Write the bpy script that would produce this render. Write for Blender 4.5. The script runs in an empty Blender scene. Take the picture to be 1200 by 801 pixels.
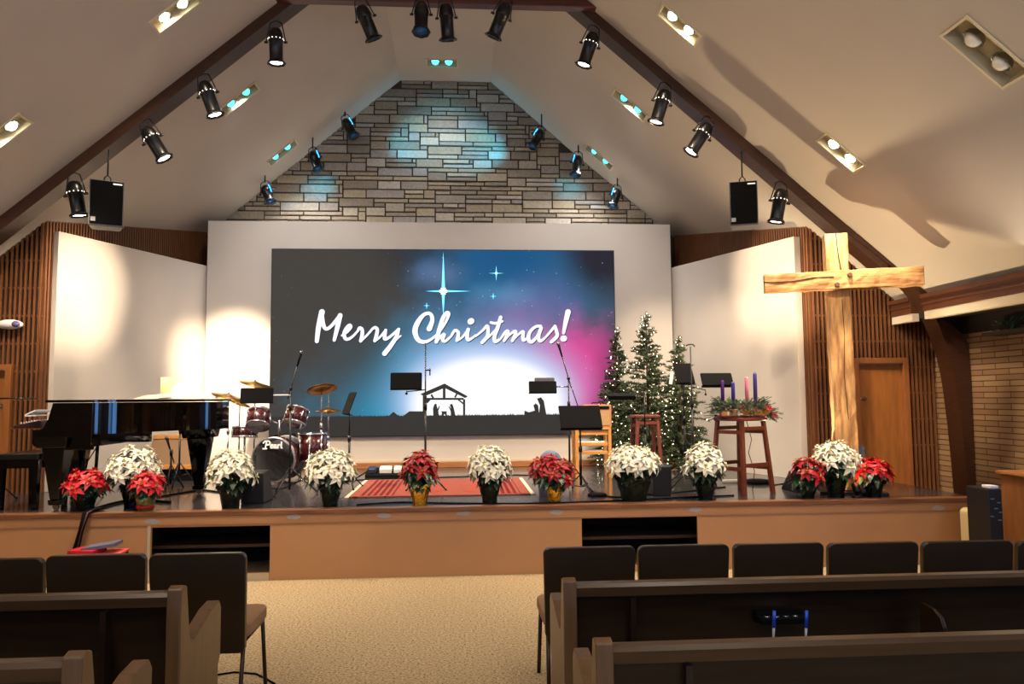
import bpy, bmesh, math, random
from math import sin, cos, pi, sqrt, atan2, radians as R
from mathutils import Vector as V, Matrix, Euler
random.seed(7)
S = bpy.context.scene
COL = S.collection
# ---------------------------------------------------------------- camera
F = 880.; CX = 600.; CY = 400.5; PSI = -.069; PIT = .075; ROL = -.008; H = 1.7
def W(x, up, f):
    Y = cos(PIT)*f - sin(PIT)*up; z = sin(PIT)*f + cos(PIT)*up
    return V((x*cos(PSI) - Y*sin(PSI), x*sin(PSI) + Y*cos(PSI), z))
def ray(u, v):
    a = (u-CX)/F; b = (v-CY)/F; cr, sr = cos(ROL), sin(ROL)
    return W(a*cr + b*sr, a*sr - b*cr, 1)
def U(u, v, Y):
    d = ray(u, v); return V((d.x*Y/d.y, Y, H + d.z*Y/d.y))
def UZ(u, v, z):
    d = ray(u, v); t = (z-H)/d.z; return V((d.x*t, d.y*t, z))
def UX(u, v, X):
    d = ray(u, v); t = X/d.x; return V((X, d.y*t, H + d.z*t))
cd = bpy.data.cameras.new('camera'); co = bpy.data.objects.new('camera', cd); COL.objects.link(co)
cd.sensor_width = 36; cd.lens = F/1200*36; cd.clip_start = .05
rt = W(cos(ROL), sin(ROL), 0); upv = W(-sin(ROL), cos(ROL), 0); fw = W(0, 0, 1)
m = Matrix((rt, upv, -fw)).transposed().to_4x4(); m.translation = V((0, 0, H)); co.matrix_world = m
S.camera = co
S.view_settings.view_transform = 'Standard'; S.view_settings.look = 'None'
S.view_settings.gamma = 1; S.view_settings.use_curve_mapping = False; S.view_settings.exposure = 0.12
# ---------------------------------------------------------------- materials
def lin(c):
    return tuple(((x/255)/12.92 if x/255 <= .04045 else ((x/255+.055)/1.055)**2.4) for x in c)
MATS = {}
def mat(name, col=(128,128,128), rough=.6, metal=0, noise=0, nscale=8, stretch=None, bump=0, col2=None, emit=None, es=0, spec=None, coat=0, trans=0, backface=None):
    if name in MATS: return MATS[name]
    m = bpy.data.materials.new(name); m.use_nodes = True; nt = m.node_tree; b = nt.nodes['Principled BSDF']
    c = lin(col) + (1,)
    b.inputs['Base Color'].default_value = c; b.inputs['Roughness'].default_value = rough; b.inputs['Metallic'].default_value = metal
    if spec is not None: b.inputs['Specular IOR Level'].default_value = spec
    if coat: b.inputs['Coat Weight'].default_value = coat; b.inputs['Coat Roughness'].default_value = .05
    if trans: b.inputs['Transmission Weight'].default_value = trans
    if emit is not None:
        b.inputs['Emission Color'].default_value = lin(emit) + (1,); b.inputs['Emission Strength'].default_value = es
    tc = nt.nodes.new('ShaderNodeTexCoord'); mp = nt.nodes.new('ShaderNodeMapping'); nz = nt.nodes.new('ShaderNodeTexNoise')
    nt.links.new(tc.outputs['Object'], mp.inputs[0]); nt.links.new(mp.outputs[0], nz.inputs['Vector'])
    if stretch: mp.inputs['Scale'].default_value = stretch
    nz.inputs['Scale'].default_value = nscale; nz.inputs['Detail'].default_value = 5
    if noise or col2:
        mx = nt.nodes.new('ShaderNodeMix'); mx.data_type = 'RGBA'
        mx.inputs[6].default_value = c
        c2 = (lin(col2) if col2 else tuple(x*(1-noise) for x in c[:3])) + (1,)
        mx.inputs[7].default_value = c2
        rp = nt.nodes.new('ShaderNodeMapRange'); rp.inputs[1].default_value = .35; rp.inputs[2].default_value = .65
        nt.links.new(nz.outputs[0], rp.inputs[0]); nt.links.new(rp.outputs[0], mx.inputs[0]); nt.links.new(mx.outputs[2], b.inputs['Base Color'])
    if bump:
        bp = nt.nodes.new('ShaderNodeBump'); bp.inputs['Strength'].default_value = bump; bp.inputs['Distance'].default_value = .01
        nt.links.new(nz.outputs[0], bp.inputs['Height']); nt.links.new(bp.outputs[0], b.inputs['Normal'])
    MATS[name] = m; return m
def island_mat(name, cols, rough=.85, bump=.3, nscale=30):
    m = bpy.data.materials.new(name); m.use_nodes = True; nt = m.node_tree; b = nt.nodes['Principled BSDF']; b.inputs['Roughness'].default_value = rough
    g = nt.nodes.new('ShaderNodeNewGeometry'); cr = nt.nodes.new('ShaderNodeValToRGB'); cr.color_ramp.interpolation = 'CONSTANT'
    e = cr.color_ramp.elements
    while len(e) > 1: e.remove(e[0])
    e[0].position = 0; e[0].color = lin(cols[0]) + (1,)
    for i, c in enumerate(cols[1:]): x = e.new((i+1)/len(cols)); x.color = lin(c) + (1,)
    nt.links.new(g.outputs['Random Per Island'], cr.inputs[0])
    tc = nt.nodes.new('ShaderNodeTexCoord'); nz = nt.nodes.new('ShaderNodeTexNoise'); nz.inputs['Scale'].default_value = nscale; nz.inputs['Detail'].default_value = 6
    nt.links.new(tc.outputs['Object'], nz.inputs['Vector'])
    mx = nt.nodes.new('ShaderNodeMix'); mx.data_type = 'RGBA'; mx.blend_type = 'MULTIPLY'; mx.inputs[0].default_value = 1
    rp = nt.nodes.new('ShaderNodeMapRange'); rp.inputs[3].default_value = .6; rp.inputs[4].default_value = 1.35
    nt.links.new(nz.outputs[0], rp.inputs[0]); nt.links.new(cr.outputs[0], mx.inputs[6]); nt.links.new(rp.outputs[0], mx.inputs[7]); nt.links.new(mx.outputs[2], b.inputs['Base Color'])
    bp = nt.nodes.new('ShaderNodeBump'); bp.inputs['Strength'].default_value = bump; bp.inputs['Distance'].default_value = .01
    nt.links.new(nz.outputs[0], bp.inputs['Height']); nt.links.new(bp.outputs[0], b.inputs['Normal'])
    MATS[name] = m; return m
def glow(name, col, s):
    m = bpy.data.materials.new(name); m.use_nodes = True; nt = m.node_tree; nt.nodes.clear()
    o = nt.nodes.new('ShaderNodeOutputMaterial'); e = nt.nodes.new('ShaderNodeEmission')
    e.inputs[0].default_value = lin(col) + (1,); e.inputs[1].default_value = s; nt.links.new(e.outputs[0], o.inputs[0]); MATS[name] = m; return m

# ---------------------------------------------------------------- mesh builder
class MB:
    def __init__(s): s.v = []; s.f = []; s.sm = []
    def add(s, vs, fs, smooth=False):
        n = len(s.v); s.v += [tuple(p) for p in vs]
        s.f += [tuple(i+n for i in f) for f in fs]; s.sm += [smooth]*len(fs); return s
    def hexa(s, p):
        return s.add(p, [(0,3,2,1),(4,5,6,7),(0,1,5,4),(1,2,6,5),(2,3,7,6),(3,0,4,7)])
    def box(s, c, d, rot=None):
        x, y, z = d[0]/2, d[1]/2, d[2]/2
        p = [V(q) for q in [(-x,-y,-z),(x,-y,-z),(x,y,-z),(-x,y,-z),(-x,-y,z),(x,-y,z),(x,y,z),(-x,y,z)]]
        if rot is not None:
            r = rot if isinstance(rot, Matrix) else Euler(rot).to_matrix(); p = [r @ q for q in p]
        return s.hexa([q + V(c) for q in p])
    def bx(s, x0, x1, y0, y1, z0, z1):
        return s.box(((x0+x1)/2, (y0+y1)/2, (z0+z1)/2), (x1-x0, y1-y0, z1-z0))
    def rbox(s, c, d, r=.02, rot=None, axis='z', n=4):
        # box with rounded corners about an axis
        ax = {'z': (0,1,2), 'y': (0,2,1), 'x': (1,2,0)}[axis]
        w, h, t = d[ax[0]]/2, d[ax[1]]/2, d[ax[2]]/2; P = []
        for (sx, sy, a0) in ((1,1,0),(-1,1,pi/2),(-1,-1,pi),(1,-1,1.5*pi)):
            for k in range(n+1):
                a = a0 + k*pi/2/n; P.append((sx*(w-r) + r*cos(a), sy*(h-r) + r*sin(a)))
        vs = []
        for tt, ins in ((-t, min(r*.3,.006)), (-t+min(r*.3,.006), 0), (t-min(r*.3,.006), 0), (t, min(r*.3,.006))):
            for (a, b) in P:
                q = [0,0,0]; q[ax[0]] = a*(1-ins/w); q[ax[1]] = b*(1-ins/h); q[ax[2]] = tt; vs.append(V(q))
        if rot is not None:
            rr = rot if isinstance(rot, Matrix) else Euler(rot).to_matrix(); vs = [rr @ q for q in vs]
        vs = [q + V(c) for q in vs]; N = len(P); fs = []
        for l in range(3):
            for i in range(N): fs.append((l*N+i, l*N+(i+1)%N, (l+1)*N+(i+1)%N, (l+1)*N+i))
        fs += [tuple(range(N))[::-1], tuple(range(3*N, 4*N))]
        return s.add(vs, fs)
    def cyl(s, p0, p1, r0, r1=None, n=16, caps=True, smooth=True):
        r1 = r0 if r1 is None else r1; p0 = V(p0); p1 = V(p1); d = (p1-p0)
        if d.length < 1e-9: return s
        d.normalize(); a = d.orthogonal().normalized(); b = d.cross(a); vs = []
        for p, r in ((p0, r0), (p1, r1)):
            for i in range(n): t = 2*pi*i/n; vs.append(p + a*r*cos(t) + b*r*sin(t))
        s.add(vs, [(i, (i+1)%n, n+(i+1)%n, n+i) for i in range(n)], smooth)
        if caps:
            if r0 > 1e-6: s.add([], []) ; s.f.append(tuple(len(s.v)-2*n+i for i in range(n))[::-1]); s.sm.append(False)
            if r1 > 1e-6: s.f.append(tuple(len(s.v)-n+i for i in range(n))); s.sm.append(False)
        return s
    def tube(s, pts, r, n=8, smooth=True):
        pts = [V(p) for p in pts]; N = len(pts); rs = r if isinstance(r, (list, tuple)) else [r]*N; vs = []; a = None
        for i, p in enumerate(pts):
            d = (pts[min(i+1, N-1)] - pts[max(i-1, 0)])
            d = d.normalized() if d.length > 1e-9 else V((0,0,1))
            a = d.orthogonal().normalized() if a is None else (a - d*a.dot(d)).normalized()
            b = d.cross(a)
            for k in range(n): t = 2*pi*k/n; vs.append(p + (a*cos(t) + b*sin(t))*rs[i])
        fs = [(i*n+k, i*n+(k+1)%n, (i+1)*n+(k+1)%n, (i+1)*n+k) for i in range(N-1) for k in range(n)]
        fs += [tuple(range(n))[::-1], tuple(range((N-1)*n, N*n))]
        return s.add(vs, fs, smooth)
    def lathe(s, prof, c=(0,0,0), axis=(0,0,1), n=24, smooth=True, wob=0):
        ax = V(axis).normalized(); a = ax.orthogonal().normalized(); b = ax.cross(a); c = V(c); vs = []
        for (r, h) in prof:
            for k in range(n):
                t = 2*pi*k/n; rr = r*(1 + (random.uniform(-wob, wob) if wob else 0)); vs.append(c + ax*h + (a*cos(t) + b*sin(t))*rr)
        N = len(prof); fs = [(i*n+k, i*n+(k+1)%n, (i+1)*n+(k+1)%n, (i+1)*n+k) for i in range(N-1) for k in range(n)]
        if prof[0][0] > 1e-5: fs.append(tuple(range(n))[::-1])
        if prof[-1][0] > 1e-5: fs.append(tuple(range((N-1)*n, N*n)))
        return s.add(vs, fs, smooth)
    def prism(s, poly, fn, t0, t1):   # poly 2D, fn(a,b,t)->xyz
        n = len(poly); vs = [fn(a, b, t0) for a, b in poly] + [fn(a, b, t1) for a, b in poly]
        return s.add(vs, [tuple(range(n))[::-1], tuple(range(n, 2*n))] + [(i, (i+1)%n, n+(i+1)%n, n+i) for i in range(n)])
    def sphere(s, c, r, n=12, sc=(1,1,1)):
        vs = []; fs = []; m_ = n//2
        for i in range(m_+1):
            for k in range(n):
                p = pi*i/m_; t = 2*pi*k/n; vs.append((c[0]+r*sc[0]*sin(p)*cos(t), c[1]+r*sc[1]*sin(p)*sin(t), c[2]+r*sc[2]*cos(p)))
        for i in range(m_):
            for k in range(n): fs.append((i*n+k, (i+1)*n+k, (i+1)*n+(k+1)%n, i*n+(k+1)%n))
        return s.add(vs, fs, True)
    def leaf(s, base, d, up, L, w, droop=.3, fold=.25, seg=4, smooth=True):
        d = V(d).normalized(); up = V(up); sd = d.cross(up)
        if sd.length < 1e-6: sd = d.orthogonal()
        sd.normalize(); nn = sd.cross(d).normalized(); vs = []; base = V(base)
        for i in range(seg+1):
            t = i/seg; ww = w*sin(pi*min(1, (t*.94+.03))**.8)*.5 if i < seg else 0
            ww = w*.5*(sin(pi*t**.75)) if 0 < t < 1 else w*.03
            c_ = base + d*L*t - nn*droop*L*t*t
            vs += [c_ + sd*ww + nn*fold*ww, c_, c_ - sd*ww + nn*fold*ww]
        fs = []
        for i in range(seg):
            a = i*3; fs += [(a, a+1, a+4, a+3), (a+1, a+2, a+5, a+4)]
        return s.add(vs, fs, smooth)
    def xf(s, M):
        s.v = [tuple(M @ V(p)) for p in s.v]; return s
    def mesh(s, name, m):
        me = bpy.data.meshes.new(name); me.from_pydata(s.v, [], s.f)
        me.polygons.foreach_set('use_smooth', s.sm); me.materials.append(m); me.update(); return me
    def build(s, name, m, parent=None, label=None, kind=None, bevel=0):
        o = bpy.data.objects.new(name, s.mesh(name, m)); COL.objects.link(o)
        if parent is not None: o.parent = parent
        if label: o['label'] = label
        if kind: o['kind'] = kind
        if bevel:
            b = o.modifiers.new('bevel', 'BEVEL'); b.width = bevel; b.segments = 2; b.limit_method = 'ANGLE'; b.angle_limit = R(40)
        return o
def thing(name, label, cat, loc=(0,0,0), rz=0, group=None, kind=None):
    o = bpy.data.objects.new(name, None); COL.objects.link(o); o.empty_display_size = .1
    o.location = loc; o.rotation_euler = (0, 0, rz); o['label'] = label; o['category'] = cat
    if group: o['group'] = group
    if kind: o['kind'] = kind
    return o
def tag(o, label, cat, group=None, kind=None):
    o['label'] = label; o['category'] = cat
    if group: o['group'] = group
    if kind: o['kind'] = kind
    return o
def struct(name, mb, m, parent=None, label=None, bevel=0):
    o = mb.build(name, m, parent, bevel=bevel)
    if parent is None:
        o['kind'] = 'structure'
        if label: o['label'] = label
    return o
def copy_tree(o, parent=None):
    c = o.copy(); COL.objects.link(c)
    if parent is not None: c.parent = parent
    for ch in list(o.children): copy_tree(ch, c)
    return c
def lamp(kind, loc, target, power, col=(255,214,160), size=.1, angle=40, blend=.5):
    l = bpy.data.lights.new('lamp', kind); l.energy = power; l.color = lin(col)
    if kind == 'SPOT': l.spot_size = R(angle); l.spot_blend = blend; l.shadow_soft_size = size
    elif kind == 'AREA': l.size = size
    else: l.shadow_soft_size = size
    o = bpy.data.objects.new('light_source', l); COL.objects.link(o); o.location = loc
    if target is not None: o.rotation_euler = (V(target)-V(loc)).to_track_quat('-Z', 'Y').to_euler()
    return o
# material palette
black = mat('black_paint', (6,6,7), .75, spec=.12)
blackmetal = mat('black_metal', (8,8,9), .4, .2)
chrome = mat('chrome', (190,190,195), .18, 1)
lacquer = mat('black_lacquer', (2,2,3), .05)
whitewall = mat('white_plaster', (206,196,182), .9, noise=.04, nscale=2)
ceilm = mat('cream_ceiling', (186,177,164), .95, noise=.04, nscale=1.2)
darkwood = mat('dark_walnut', (74,42,22), .35, noise=.45, nscale=5, stretch=(1,8,8))
beamwood = mat('arch_wood', (64,36,20), .4, noise=.35, nscale=4, stretch=(3,3,14))
slatwood = mat('slat_wood', (122,76,42), .5, noise=.3, nscale=6, stretch=(6,6,.6))
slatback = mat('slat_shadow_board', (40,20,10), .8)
doorwood = mat('oak_door_veneer', (158,98,44), .4, noise=.3, nscale=3, stretch=(5,5,.7))
pewwood = mat('pew_oak', (40,25,12), .32, noise=.5, nscale=4, stretch=(.8,6,9))
# ================================================================ ROOM
XC = -.24; YS = 7.4; HS = .66; YB = 8.38; YC = 9.05; YW = 11.7; YST = 12.5; XB = 5.95; XL = -6.45; YR = -4.2
Z0 = 7.1; HW = .77; SL = .853; EH = 5.76
def cz(h): return Z0 - SL*max(0, h-HW)
def slope_pt(u, v, sg):
    d = ray(u, v); t = (Z0 + SL*HW + SL*sg*XC - H)/(d.z + SL*sg*d.x); return V((d.x*t, d.y*t, H + d.z*t))
# carpet
carpet = bpy.data.materials.new('beige_carpet'); carpet.use_nodes = True
nt = carpet.node_tree; b = nt.nodes['Principled BSDF']; b.inputs['Roughness'].default_value = 1; b.inputs['Specular IOR Level'].default_value = .1
tc = nt.nodes.new('ShaderNodeTexCoord'); nz = nt.nodes.new('ShaderNodeTexNoise'); nz.inputs['Scale'].default_value = 60; nz.inputs['Detail'].default_value = 8; nz.inputs['Roughness'].default_value = .75
nt.links.new(tc.outputs['Object'], nz.inputs['Vector']); cr = nt.nodes.new('ShaderNodeValToRGB'); nt.links.new(nz.outputs[0], cr.inputs[0])
e = cr.color_ramp.elements; e[0].position = .4; e[0].color = lin((104,86,62))+(1,); e[1].position = .6; e[1].color = lin((196,176,142))+(1,)
x = e.new(.47); x.color = lin((162,142,110))+(1,)
nt.links.new(cr.outputs[0], b.inputs['Base Color'])
bp = nt.nodes.new('ShaderNodeBump'); bp.inputs['Strength'].default_value = .1; bp.inputs['Distance'].default_value = .004; nt.links.new(nz.outputs[0], bp.inputs['Height']); nt.links.new(bp.outputs[0], b.inputs['Normal'])
struct('floor', MB().bx(XL-.2, XB+.2, YR-.2, 13, -.1, 0), carpet, label='beige speckled carpet floor in front of the stage')

# ceiling with real openings for the recessed lamps
FIX = []   # centre, long dir, short dir, normal(up), half long, half short, kind
def fx(u, v, sg, hl, hs, kind, u2=None):
    if sg == 0: p = UZ(u, v, Z0); long = V((1,0,0)); n = V((0,0,1))
    else:
        p = slope_pt(u, v, sg); long = V((sg,0,-SL)).normalized(); n = V((sg*SL,0,1)).normalized()
    FIX.append((p, long, V((0,1,0)), n, hl, hs, kind, sg))
fx(205,14,-1,.25,.11,'warm'); fx(4,158,-1,.25,.11,'warm'); fx(796,29,1,.25,.11,'warm'); fx(985,179,1,.25,.11,'warm')
fx(1155,62,1,.3,.14,'off'); fx(281,116,-1,.27,.11,'blue'); fx(331,179,-1,.27,.11,'blue'); fx(738,123,1,.27,.11,'blue'); fx(702,184,1,.27,.11,'blue')
fx(518,74,0,.24,.13,'blue')
def slab(outer, holes, name, label, m):
    bm = bmesh.new(); es = []
    for loop in [outer] + holes:
        vs = [bm.verts.new(p) for p in loop]
        for i in range(len(vs)): es.append(bm.edges.new((vs[i], vs[(i+1)%len(vs)])))
    bmesh.ops.triangle_fill(bm, use_beauty=True, use_dissolve=False, edges=es)
    me = bpy.data.meshes.new(name); bm.to_mesh(me); bm.free(); me.materials.append(m)
    o = bpy.data.objects.new(name, me); COL.objects.link(o); o['kind'] = 'structure'; o['label'] = label; return o
def holes(sg):
    return [[p + l*a*hl + s_*b_*hs for a, b_ in ((1,1),(1,-1),(-1,-1),(-1,1))] for (p,l,s_,n,hl,hs,k,g) in FIX if g == sg]
for sg, nm in ((-1,'left'),(1,'right')):
    a = XC + sg*HW; e_ = XC + sg*EH
    slab([V((a,YR,Z0)), V((a,YST+.1,Z0)), V((e_,YST+.1,cz(EH))), V((e_,YR,cz(EH)))], holes(sg), 'ceiling', 'cream sloping ceiling on the %s of the ridge' % nm, ceilm)
slab([V((XC-HW,YR,Z0)), V((XC-HW,YST+.1,Z0)), V((XC+HW,YST+.1,Z0)), V((XC+HW,YR,Z0))], holes(0), 'ceiling', 'narrow flat cream ceiling along the ridge', ceilm)

tray = mat('fixture_cream_metal', (205,194,160), .5); warmbulb = glow('warm_bulb_glow', (255,246,226), 14); bluebulb = glow('blue_bulb_glow', (90,225,255), 2.4); offbulb = mat('bulb_glass_unlit', (225,220,205), .2)
cup = mat('aluminium_cup', (120,116,104), .35, .8)
FL = ['above the second spotlight from the top of the left arch', 'lit, cut off at the edge above the left arch', 'lit, high on the right slope above the arch collar', 'lit, on the right slope beside the slanting shadow',
 'large and unlit, high on the right slope', 'glowing blue, behind the left arch spotlights', 'faint blue, low beside the stone gable on the left slope', 'glowing blue, behind the right arch spotlights', 'glowing blue, near the stone gable on the right slope', 'on the flat ridge strip just above the stone gable']
for (p,l,s_,n,hl,hs,k,g), lb in zip(FIX, FL):
    t = thing('recessed_ceiling_light', 'twin lamp recessed ceiling light, ' + lb, 'ceiling light', p, 0, 'recessed twin ceiling lights')
    mb = MB(); D = n*.1
    c4 = [l*a*hl + s_*b_*hs for a, b_ in ((1,1),(-1,1),(-1,-1),(1,-1))]
    mb.add([*c4, *[q+D for q in c4]], [(0,1,5,4),(1,2,6,5),(2,3,7,6),(3,0,4,7),(4,5,6,7)])
    mb.build('tray', tray, t)
    rm = MB(); M3 = Matrix((l, s_, n)).transposed()
    for a, b_, w, h in ((0,1,hl+.02,.01),(0,-1,hl+.02,.01),(1,0,.01,hs),(-1,0,.01,hs)):
        rm.box(l*a*(hl+.005) + s_*b_*(hs+.005) - n*.004, (w*2, h*2, .012), M3)
    rm.build('trim_rim', tray, t)
    for sg in (-1, 1):
        c = l*sg*hl*.45 + n*.035; r = hs*.62
        cb = MB(); ax = -(n + V((0,-.35,0)).normalized()*.35).normalized() if k == 'off' else -n
        cb.lathe([(r*.5,-.05),(r*.9,-.02),(r,.015),(r*1.02,.02),(r*.9,.015),(r*.8,-.01)], c, ax, 20)
        cu = cb.build('lamp_cup', cup, t)
        MB().sphere(c + ax*.0, r*.78, 14).build('bulb', {'warm': warmbulb, 'blue': bluebulb, 'off': offbulb}[k], cu)

# stone gable: irregular coursed ashlar, one mesh
stone = island_mat('ashlar_sandstone', [(150,138,120),(134,124,110),(162,150,130),(142,132,122),(150,136,112),(126,114,98),(160,150,136),(142,126,104)], .9, .5, 26)
random.seed(11)
mb = MB(); uh = .076; rows = 38; ncol = 124; cw_ = .064; x0 = XC-3.95
occ = [[False]*ncol for _ in range(rows)]
for r_ in range(rows):
    c_ = 0
    while c_ < ncol:
        if occ[r_][c_]: c_ += 1; continue
        L = random.choice([4,5,6,7,8,8,9,10]); hgt = random.choice([1,1,1,2,2]) if r_ < rows-1 else 1
        if hgt == 2: L = max(5, min(L, 11))
        w = 0
        while c_+w < ncol and w < L and not occ[r_][c_+w]: w += 1
        if hgt == 2 and r_+1 < rows and any(occ[r_+1][c_+k] for k in range(w)): hgt = 1
        for rr in range(hgt):
            for k in range(w): occ[r_+rr][c_+k] = True
        g = .007
        xa, xb = x0 + c_*cw_ + g, x0 + (c_+w)*cw_ - g; za, zb = 4.45 + r_*uh + g, 4.45 + (r_+hgt)*uh - g
        hmax = max(abs(xa-XC), abs(xb-XC))
        if za < cz(min(abs(xa-XC), abs(xb-XC))) + .02 and xb - xa > .02:
            zlim = cz(hmax) + .12
            if zb < zlim + .35:
                d = random.uniform(.012, .04); e_ = .006
                f0 = [(xa,YST+.02,za),(xb,YST+.02,za),(xb,YST+.02,zb),(xa,YST+.02,zb)]
                f1 = [(xa+e_,YST-d,za+e_),(xb-e_,YST-d,za+e_),(xb-e_,YST-d,zb-e_),(xa+e_,YST-d,zb-e_)]
                mb.add(f0+f1, [(4,5,6,7),(0,1,5,4),(1,2,6,5),(2,3,7,6),(3,0,4,7)])
        c_ += w
struct('wall_back', mb, stone, label='coursed sandstone gable wall above the white screen wall')
mb = MB().bx(XL, XB, YST, YST+.15, 0, Z0+.1)
mb.build('mortar', mat('dark_mortar', (62,50,38), .95), bpy.data.objects['wall_back'])

# white screen wall, plinth
A = U(244,259.5,YW); B_ = U(785,262,YW)
WX0, WX1, WZ = A.x, B_.x, (A.z+B_.z)/2
w = struct('wall_center', MB().bx(WX0, WX1, YW, YST-.05, HS+.1, WZ), whitewall, label='white wall behind the large screen')
MB().bx(WX0-.01, WX1+.01, YW-.02, YST-.05, HS+.08, HS+.12).build('base_strip', mat('pale_base', (205,192,170), .7), w)
struct('trim_1', MB().bx(WX0-.02, WX1+.3, YW-.14, YW, HS, HS+.085), mat('plinth_wood', (172,112,62), .4, noise=.25, nscale=4, stretch=(1,6,6)), label='wooden step board along the foot of the white wall', bevel=.006)

# wings
def wing(near, far, name, lab, sg):
    n_, f_ = V(near), V(far); d = (f_-n_); d.z = 0; L = d.length; d.normalize(); pn = V((d.y, -d.x, 0))*(1 if sg > 0 else -1)
    if pn.y < 0: pn = -pn
    th = .1; za, zb = (NR.z+NL.z)/2, (FL_.z+FR_.z)/2; mb = MB()
    P = [n_, n_+d*L, n_+d*L+pn*th, n_+pn*th]
    mb.hexa([(p.x,p.y,HS) for p in P] + [(p.x,p.y,zz) for p, zz in zip(P, (za,zb,zb,za))])
    return struct(name, mb, whitewall, label=lab, bevel=.004)
NL = U(69,272.5,9.15); NR = U(930,275,9.15); FL_ = U(243,313,11.75); FR_ = U(785,312,11.75)
wing((NL.x, 9.15, 0), (WX0-.02, YW+.05, 0), 'wall_left', 'white angled wing wall behind the piano', -1)
wing((NR.x-.0, 9.15, 0), (WX1+.02, YW+.05, 0), 'wall_right', 'white angled wing wall behind the wreath stool', 1)

# slatted walls: diagonal + frontal, each one mesh of battens with a backing part
def slats(p0, p1, zb, ztop, name, lab, pitch=.054, w=.023, dep=.03, hole=None, parent=None, bz=0):
    p0, p1 = V(p0), V(p1); d = p1-p0; L = d.length; d.normalize(); nn = V((d.y, -d.x, 0))
    if abs(nn.y) < .2:
        if nn.x*(p0.x-XC) > 0: nn = -nn
    elif nn.y > 0: nn = -nn
    zbf = zb if callable(zb) else (lambda c: zb)
    mb = MB(); rot = Matrix((d, -nn, V((0,0,1)))).transposed(); n = int(L/pitch)
    for i in range(n):
        a = (i+.5)*pitch; c = p0 + d*a; zt = ztop(c) ; z0 = zbf(c)
        if hole and hole[0] < c.x < hole[1]: z0 = hole[2]
        if zt > z0+.02: mb.box((c.x, c.y, (z0+zt)/2) , (w, dep, zt-z0), rot)
    z = HS + .42
    while z < 4.4:
        a0 = None
        for i in range(n+1):
            c = p0 + d*(i*pitch); ok = ztop(c) > z+.02 and zbf(c) < z and not (hole and hole[0] < c.x < hole[1] and z < hole[2]) and i < n
            if ok and a0 is None: a0 = i*pitch
            if not ok and a0 is not None:
                m_ = p0 + d*((a0 + i*pitch)/2) - nn*.012; mb.box((m_.x, m_.y, z), (i*pitch-a0, .012, .022), rot); a0 = None
        z += .325
    o = struct(name, mb, slatwood, parent, label=lab)
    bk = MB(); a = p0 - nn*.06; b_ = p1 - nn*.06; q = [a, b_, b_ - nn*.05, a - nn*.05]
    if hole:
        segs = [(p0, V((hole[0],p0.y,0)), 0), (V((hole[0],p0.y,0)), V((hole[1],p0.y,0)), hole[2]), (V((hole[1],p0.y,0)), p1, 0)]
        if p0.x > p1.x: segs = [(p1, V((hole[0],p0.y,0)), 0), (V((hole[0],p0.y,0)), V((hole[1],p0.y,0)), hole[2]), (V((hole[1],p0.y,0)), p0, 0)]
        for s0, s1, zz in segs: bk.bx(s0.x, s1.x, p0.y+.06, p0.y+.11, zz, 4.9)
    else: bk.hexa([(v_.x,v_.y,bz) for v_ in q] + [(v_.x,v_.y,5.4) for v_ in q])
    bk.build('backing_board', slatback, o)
    return o
ct = lambda c: cz(abs(c.x-XC)) + .02
kR = U(943,265,YC).x; kL = U(57,258,YC).x
DR0, DR1 = U(1003,500,YC).x, U(1064,500,YC).x; dz = U(1030,422,YC).z
DL1 = U(11,500,YC).x; dzl = U(5,430,YC).z
kR, kL = U(947,270,YC).x, U(53,262,YC).x; k2R, k2L = kR, kL
for a, sg, nm, who in ((kR,1,'right','cross'),(kL,-1,'left','piano')):
    slats((a, YC, 0), (XC+sg*3.88, YST-.03, 0), HS, ct, 'wall_%s_slatted' % nm, 'brown slatted diagonal wall rising behind the white wing by the %s' % who, .05, .028, .03)
slats((k2R, YC, 0), (XB, YC, 0), .35, ct, 'wall_front_right', 'brown slatted wall around the oak door behind the cross', hole=(DR0, DR1, dz))
slats((k2L, YC, 0), (XL, YC, 0), HS, ct, 'wall_front_left', 'brown slatted wall around the door behind the piano bench', hole=(DL1-.85, DL1, dzl))
def door(x0, x1, zt, name, lab, hx):
    o = struct(name, MB().bx(x0+.05, x1-.05, YC+.02, YC+.06, .35, zt-.05), doorwood, label=lab, bevel=.003)
    fr = MB().bx(x0-.02, x0+.05, YC-.05, YC+.05, .35, zt+.03).bx(x1-.05, x1+.02, YC-.05, YC+.05, .35, zt+.03).bx(x0+.05, x1-.05, YC-.05, YC+.05, zt-.04, zt+.03)
    fr.build('door_frame', mat('door_frame_wood', (150,92,46), .4, noise=.2, nscale=4, stretch=(5,5,1)), o, bevel=.005)
    h_ = MB().cyl((hx, YC+.02, HS+1.0), (hx, YC-.03, HS+1.0), .012).cyl((hx, YC-.03, HS+1.0), (hx-.1, YC-.03, HS+1.0), .01).cyl((hx,YC+.02,HS+1.0),(hx,YC+.012,HS+1.0),.028)
    h_.build('door_handle', chrome, o)
door(DR0, DR1, dz, 'door_1', 'plain oak door in the slatted wall behind the cross', DR0+.13)
door(DL1-.85, DL1, dzl, 'door_2', 'brown door at the edge behind the piano bench', DL1-.12)

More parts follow.
